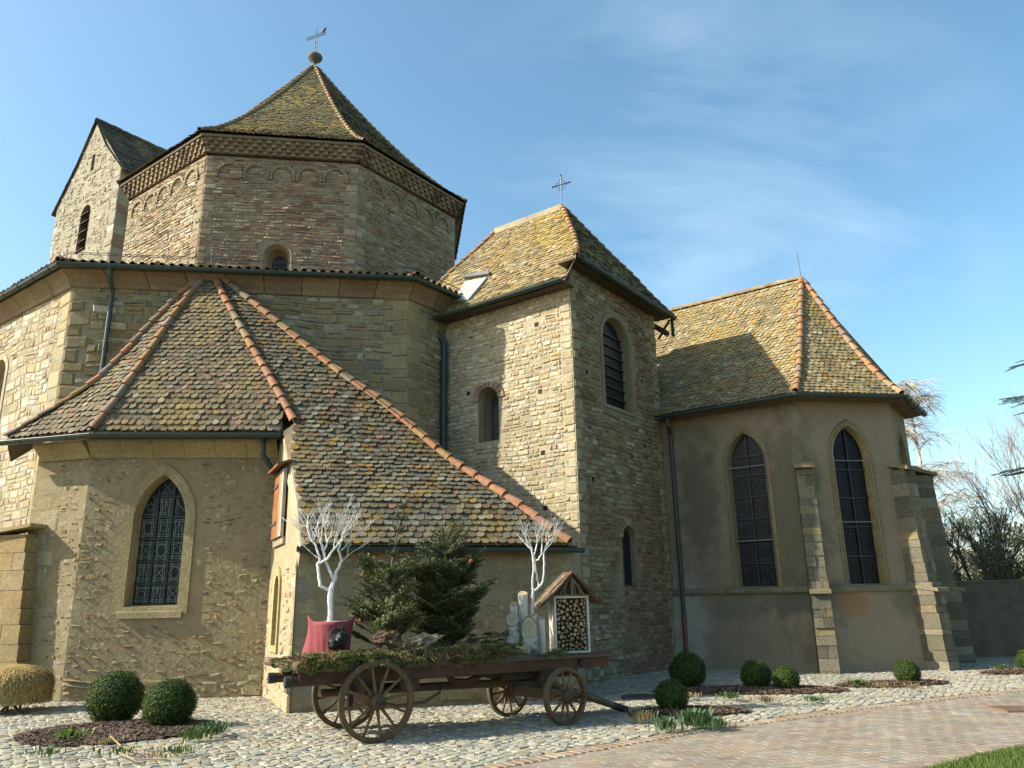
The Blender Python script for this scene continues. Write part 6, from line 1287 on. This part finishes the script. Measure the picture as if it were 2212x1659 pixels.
# ---------- birch logs
M_birch = mat('birch_bark', .8, .4, 30, .12, 10, col=(.80, .78, .72), dirt=[((.06, .055, .05), 9, .63, .04, .9), ((.42, .38, .32), 4, .58, .1, .4)])
M_cut = mat('cut_wood', .8, .3, 60, .2, 10)
def log(px_, ly, ybase, ytop, r_, lab, dark=False, tilt=0.0, cut=.25, loc_dark=None):
    B = ondeck(px_, ly); z1 = zof(B, ytop); zb_ = DZ if ybase is None else zof(B, ybase); n = 20; th_ = thing('birch_log', (B.x, B.y, zb_), 0, lab, 'log', 'birch logs grouped on the wagon')
    top = Vector((B.x+tilt, B.y, z1)); b = MB(); nv = Vector((0, -1, 0)); rings = []
    for t in (0, .25, .5, .75, 1):
        c_ = lerp(Vector((B.x, B.y, zb_)), top, t); rings.append([c_+Vector((r_*math.cos(a)*(1+.07*noise.noise(Vector((math.cos(a)*2, math.sin(a)*2, t*4+px_))))+.02*r_*math.sin(t*9+px_), r_*math.sin(a), (cut*r_*math.sin(a)*2 if t == 1 else 0))) for a in [2*math.pi*k/n for k in range(n)]])
    b.loft(rings, (.5, .5, .5)); b.build('bark', M_birch if not dark else mat('dark_birch_bark', .85, .6, 26, .3, 9, col=(.60, .58, .52), dirt=[((.05, .045, .04), 6, .48, .07, .92), ((.20, .18, .15), 14, .55, .06, .6)]), th_)
    c = MB(); cs = [(.58, .48, .33), (.50, .38, .22), (.60, .50, .36), (.52, .42, .28), (.60, .52, .38), (.30, .22, .13)]
    ctr = sum((Vector(v) for v in rings[-1]), Vector())/n; pr = None
    for i, f_ in enumerate((.06, .25, .45, .65, .88, .995)):
        rg_ = [ctr+(v-ctr)*f_+Vector((0, 0, .002)) for v in rings[-1]]
        if pr is None: c.face(rg_, cs[i])
        else: c.loft([rg_, pr], cs[i])
        pr = rg_
    c.build('cut_face', M_cut, th_)
log(1132, .18, None, 1282, .075, 'tallest birch log with pale peeling bark'); log(1112, .22, None, 1305, .06, 'slim pale birch log left of the tallest one'); log(1154, .10, None, 1325, .065, 'middle-height pale birch log right of the tallest one')
log(1108, -.05, None, 1338, .105, 'stout dark-barked log with pale cut top, left front of the group', True, cut=.5); log(1145, -.16, None, 1362, .125, 'stoutest dark-barked log with large slanted cut face, front of the group', True, cut=.85); log(1172, -.02, None, 1335, .05, 'thin pale birch log at the right end of the group')
B = ondeck(1126, -.44); th_ = thing('log_slice', (B.x, B.y, DZ), 0, 'small yellowish round log slice lying in front of the birch logs', 'log'); b, c = MB(), MB(); n = 20; a1 = Vector((1, .3, 0)).normalized(); a2 = Vector((0, .35, .94)).normalized(); nn = a1.cross(a2); ctr = B+Vector((0, 0, .085))
if nn.y > 0: nn = -nn
R1 = [ctr+(a1*math.cos(t)*.09+a2*math.sin(t)*.075) for t in [2*math.pi*k/n for k in range(n)]]; R2 = [p-nn*.22 for p in R1]; b.loft([R2, R1]); b.build('bark', MATS['dark_birch_bark'], th_); c.face([p+nn*.001 for p in R1], (.58, .47, .26)); c.face([ctr+(p-ctr)*.3+nn*.003 for p in R1], (.40, .28, .14)); c.build('cut_face', M_cut, th_)
# ---------- insect hotel
random.seed(8)
hcx = ondeck(1240, -.05); dv = az(77); nv2 = Vector((dv.y, -dv.x)); ht = thing('insect_hotel', tuple(hcx), 0, 'insect hotel: white box of stacked round wood under a shaggy bark gable roof', 'insect hotel')
hf = Wall((hcx.x-dv.x*.29, hcx.y-dv.y*.29), dv); w_h = .56; zt = zof(hcx, 1292); zr = zof(hcx, 1236); dp = .34
fr = MB(); wh = (.80, .80, .78)
for x0 in (0, w_h-.028): fr.box(hf.W(x0, DZ+.0, 0), V3(dv*.028, 0), V3(-nv2*dp, 0), Vector((0, 0, zt-DZ)), wh)
fr.box(hf.W(.028, DZ, 0), V3(dv*(w_h-.056), 0), V3(-nv2*dp, 0), Vector((0, 0, .03)), wh); fr.box(hf.W(0, zt, .004), V3(dv*w_h, 0), V3(-nv2*dp, 0), Vector((0, 0, .03)), wh); fr.box(hf.W(.01, zt+.03, .01), V3(dv*(w_h+.02), 0), V3(-nv2*.05, 0), Vector((0, 0, .025)), (.34, .18, .08)); fr.build('frame', M_white if False else mat('hotel_white', .7, .3, 30, .2, 6), ht)
bk_ = MB(); bk_.box(hf.W(.02, DZ+.02, -dp+.03), V3(dv*(w_h-.04), 0), V3(-nv2*.02, 0), Vector((0, 0, zt-DZ-.02)), (.05, .04, .03)); bk_.box(hf.W(.03, DZ+.03, -.09), V3(dv*(w_h-.06), 0), V3(-nv2*.02, 0), Vector((0, 0, zt-DZ-.04)), (.10, .07, .045)); bk_.build('back_panel', M_wood, ht)
pl_ = []
for r0_, cnt in ((.034, 14), (.030, 18), (.026, 22), (.021, 26), (.015, 30), (.010, 40)):
    got = 0
    for _ in range(5000):
        r_ = r0_*rnd(.93, 1.06); x = rnd(.029+r_, w_h-.029-r_); z = rnd(DZ+.032+r_, zt-.003-r_)
        if all((x-a)**2+(z-c)**2 > (r_+q+.0004)**2 for a, c, q in pl_): pl_.append((x, z, r_)); got += 1
        if got >= cnt or len(pl_) >= 100: break
for (x, z, r_) in pl_:
    b = MB(); o = rnd(-.03, -.004); n = 10; c0 = pick([(3, (.50, .38, .22)), (2, (.44, .30, .16)), (1, (.56, .46, .30)), (1, (.34, .24, .14))], .15); A_r = [hf.W(x+r_*math.cos(t), z+r_*math.sin(t), o) for t in [2*math.pi*k/n for k in range(n)]]; B_r = [hf.W(x+r_*math.cos(t), z+r_*math.sin(t), o-.06) for t in [2*math.pi*k/n for k in range(n)]]
    b.loft([B_r, A_r], (.12, .08, .05)); b.face([hf.W(x, z, o)+(p-hf.W(x, z, o))*.90+V3(nv2*.001, 0) for p in A_r], c0); b.face([hf.W(x, z, o)+(p-hf.W(x, z, o))*.16+V3(nv2*.003, 0) for p in A_r], (.18, .11, .06)); b.build('round_stick', M_cut, ht)
rf = MB(); mx_ = w_h/2; ezl, ezr = zof(hcx, 1306), zof(hcx, 1300)
for (xe, ze) in ((-.23, zt-.10), (w_h+.17, zt-.07)):
    A0, A1_ = hf.W(mx_, zr, .14), hf.W(mx_, zr, -dp-.02); B0, B1_ = hf.W(xe, ze, .14), hf.W(xe, ze, -dp-.02)
    n_ = (B0-A0).cross(A1_-A0).normalized(); n_ = n_ if n_.z > 0 else -n_
    rf.mesh([A0-n_*.02, B0-n_*.02, B1_-n_*.02, A1_-n_*.02, A0, B0, B1_, A1_], [(0, 1, 2, 3), (4, 5, 6, 7), (0, 1, 5, 4), (1, 2, 6, 5), (2, 3, 7, 6)], (.16, .11, .07))
    for k in range(420):
        s, t = rnd(-.02, 1.0), rnd(-.03, 1.03); p = lerp(lerp(A0, B0, s), lerp(A1_, B1_, s), t)+n_*rnd(0, .022); dd = ((B0-A0).normalized()+(A1_-A0).normalized()*rnd(-.25, .25)).normalized(); L_ = rnd(.06, .16); ww = (A1_-A0).normalized()*rnd(.005, .016); e = p+dd*L_+n_*rnd(-.006, .02)
        c = pick([(3, (.42, .33, .23)), (2, (.30, .20, .13)), (1.3, (.54, .47, .36)), (1, (.36, .19, .09))], .15); rf.face([p-ww, p+ww, e+ww*.6, e-ww*.6], c)
rf.build('bark_roof', M_wood, ht)
gb = MB()
for (x1, z1_, x2, z2, r_) in ((mx_, zt+.05, mx_, zr-.05, .020), (mx_-.12, zt+.05, mx_-.10, zr-.14, .014), (mx_+.12, zt+.05, mx_+.13, zr-.19, .010), (mx_+.18, zt+.06, mx_+.01, zr-.08, .018), (mx_-.20, zt+.06, mx_-.02, zr-.08, .016), (mx_+.06, zt+.05, mx_+.02, zr-.1, .010)): gb.tube([hf.W(x1, z1_, .05), hf.W(x2, z2, .05)], r_, pick([(1, (.30, .22, .15)), (1, (.22, .18, .14))]), 7)
gb.mesh([hf.W(0, zt+.03, -.08), hf.W(w_h, zt+.03, -.08), hf.W(mx_, zr-.04, -.08)], [(0, 1, 2)], (.12, .12, .11)); gb.build('gable_sticks', M_bark, ht)
# ---------- stumps and driftwood
def rock(name, px_, ly, y, size, sq_, lab, cat, col, seed, z0=None, amp=.35, m_=None, white=False, yaw=0):
    c = ondeck(px_, ly); z = zof(c, y); c = Vector((c.x, c.y, z)); b = MB(); N1, N2 = 22, 14; rr = []; cy_, sy_ = math.cos(yaw), math.sin(yaw)
    for i in range(1, N2):
        t = math.pi*i/N2; rg_ = []
        for k in range(N1):
            a = 2*math.pi*k/N1; d_ = Vector((math.sin(t)*math.cos(a), math.sin(t)*math.sin(a), -math.cos(t))); q = size*(1+amp*noise.noise(d_*1.7+Vector((seed, 0, 0)))+amp*.5*noise.noise(d_*4.5+Vector((seed, 3, 0))))
            v = Vector((d_.x*sq_[0]*q, d_.y*sq_[1]*q, d_.z*sq_[2]*q)); rg_.append(c+Vector((v.x*cy_-v.z*sy_, v.y, v.x*sy_+v.z*cy_)))
        rr.append(rg_)
    b.loft(rr, col, cap=True); return tag(b.build(name, m_ or M_drift, None, loc=tuple(c)), lab, cat)
M_drift = mat('driftwood', .85, 1.0, 7, .5, 6, streak=(1.5, 6, 5), bdist=.03, dirt=[((.07, .05, .035), 5, .52, .08, .8)])
M_stump = mat('bark_stump', .95, 1.0, 24, .5, 12, bdist=.04, dirt=[((.60, .60, .56), 4.5, .60, .05, .9)])
rock('bark_stump', 726, -.38, 1380, .13, (1.0, .9, 1.05), 'black crusty bark stump with white patches in front of the pink pot', 'stump', (.035, .032, .03), 3.3, m_=M_stump)
rock('tree_stump', 857, -.12, 1345, .13, (.85, .8, 1.9), 'upright dark brown stump between the two firs', 'stump', (.13, .085, .06), 5.1, amp=.5)
rock('driftwood_root', 836, -.40, 1380, .13, (1.5, .8, .75), 'dark pointed root lying left of the upright stump', 'driftwood', (.17, .12, .08), 6.4, amp=.6, yaw=-.12)
rock('driftwood_root', 911, -.44, 1386, .13, (1.7, .8, .70), 'pale grey split root lying in front of the bushier fir', 'driftwood', (.42, .37, .29), 8.2, amp=.7, yaw=.25)
rock('driftwood_root', 893, -.46, 1396, .08, (1.3, .8, .8), 'small knobbly root end below the pale grey root', 'driftwood', (.26, .19, .13), 9.7, amp=.5)
# ---------- layer of cut fir branches, hay and dry twigs on the deck
random.seed(61); c_, nm = MB(), MB()
hp = MB(); hr = []        # heap of dry stuff the things rest in
for i in range(41):
    x = lerp(-.86, 2.35, i/40); hh = .045+.10*math.sin(math.pi*i/40)**.5*(1+.5*noise.noise(Vector((x*2.2, 1, 0)))); hr.append([L2W(x, y, DZ+.003+hh*k) for y, k in ((-.60, -.1), (-.585, .45), (-.48, .9), (-.2, 1.15), (.2, 1.1), (.5, .8), (.6, -.1))])
hp.loft(hr, (.10, .075, .045), closed=False)
nm.f += hp.f; nm.v += hp.v; nm.c += hp.c; GREENS = [(.17, .23, .055), (.12, .18, .05), (.22, .27, .07)]; BRN = [(.24, .17, .06), (.30, .21, .10), (.18, .13, .06)]
def bedspray(px_, ly, z, L_, cols, up=(-.25, .35), az_=None, droop=-.25):
    p = ondeck(px_, ly); p.z = z; a = rnd(0, 6.28) if az_ is None else az_; spray(c_, nm, p, Vector((math.cos(a), math.sin(a), rnd(*up))), L_, .007, .032, random.choice(cols), droop=droop, tw=max(4, int(L_*20)), dens=110, wd=.0052)
for k in range(170):
    x = rnd(640, 1105); ly = rnd(-.60, .15); cols = GREENS if noise.noise(Vector((x*.014, ly, 2))) > -.22 else BRN; bedspray(x, ly, DZ+rnd(.06, .19), rnd(.16, .34), cols)
for k in range(85): bedspray(rnd(650, 1090), -.54, DZ+rnd(.04, .16), rnd(.14, .26), GREENS+BRN[:1] if random.random() < .75 else BRN, up=(-.35, .25), az_=R(rnd(-130, -40)), droop=-.5)
for cxx, cn in ((700, 16), (745, 22), (800, 22), (850, 12), (1000, 14), (1050, 22), (1090, 16), (930, 8)):
    for k in range(cn): bedspray(random.gauss(cxx, 13), rnd(-.60, -.45), DZ+rnd(.06, .22), rnd(.12, .22), GREENS, up=(-.3, .5), az_=R(rnd(-160, -20)), droop=-.35)
for k in range(12): bedspray(rnd(618, 660), rnd(-.4, .4), DZ+rnd(.05, .12), rnd(.16, .28), BRN+GREENS[:1], up=(0, .4), az_=R(rnd(150, 230)))
for k in range(40): bedspray(rnd(1000, 1110), rnd(-.55, -.1), DZ+rnd(.04, .20), rnd(.15, .26), GREENS[:1]+GREENS[2:])
for k in range(45): bedspray(rnd(1015, 1095), rnd(.0, .35), DZ+rnd(.08, .34), rnd(.16, .28), GREENS[1:2])
for k in range(24): bedspray(rnd(1182, 1225), rnd(-.6, -.30), DZ+rnd(.02, .10), rnd(.12, .20), GREENS+BRN[:1])
c_.v2 = None
hay = MB()
for k in range(2600):
    cx_ = random.choice([(930, 55), (1010, 45), (760, 50), (690, 40), (850, 40), (980, 60)]); x = random.gauss(*cx_); ly = rnd(-.62, -.25)
    if not 640 < x < 1100: continue
    p = ondeck(x, ly); p.z = DZ+rnd(.08, .19)-max(0, -ly-.58)*2; a = rnd(0, 6.28); L_ = rnd(.05, .16); pts = [p, p+Vector((math.cos(a)*L_*.5, math.sin(a)*L_*.5, rnd(-.01, .04))), p+Vector((math.cos(a+.4)*L_, math.sin(a+.4)*L_, rnd(-.06, .03)))]
    s = Vector((-math.sin(a), math.cos(a), .3))*.0022; c = pick([(3, (.36, .25, .12)), (2, (.46, .33, .17)), (1.5, (.28, .15, .07))], .15)
    for q in range(2): hay.face([pts[q]-s, pts[q]+s, pts[q+1]+s, pts[q+1]-s], c)
c_.f += [tuple(i+len(c_.v) for i in f) for f in hay.f]; c_.v += hay.v; c_.c += hay.c
nv_ = len(nm.v); nm.f += [tuple(i+nv_ for i in f) for f in c_.f]; nm.v += c_.v; nm.c += c_.c
tag(nm.build('cut_branches', M_needle, None), 'layer of cut fir branches, dry twigs and hay spread along the wagon deck', 'branches', kind='stuff')
c_, nm = MB(), MB(); random.seed(64)
p = ondeck(1285, .15); p.z = DZ+.16
for a, L_ in ((R(10), .34), (R(25), .26), (R(-8), .26)): spray(c_, nm, p, Vector((math.cos(a), math.sin(a), .05)), L_, .007, .028, (.16, .20, .05), droop=.02, tw=7, dens=110, wd=.0045)
c_.tube([p+Vector((-.22, 0, -.14)), p], .008, (.16, .11, .07), 4)
fb = thing('fir_branch', tuple(p), 0, 'single yellow-green fir branch sticking out to the right behind the insect hotel', 'branch'); c_.build('stem', M_bark, fb); nm.build('needles', M_needle, fb)
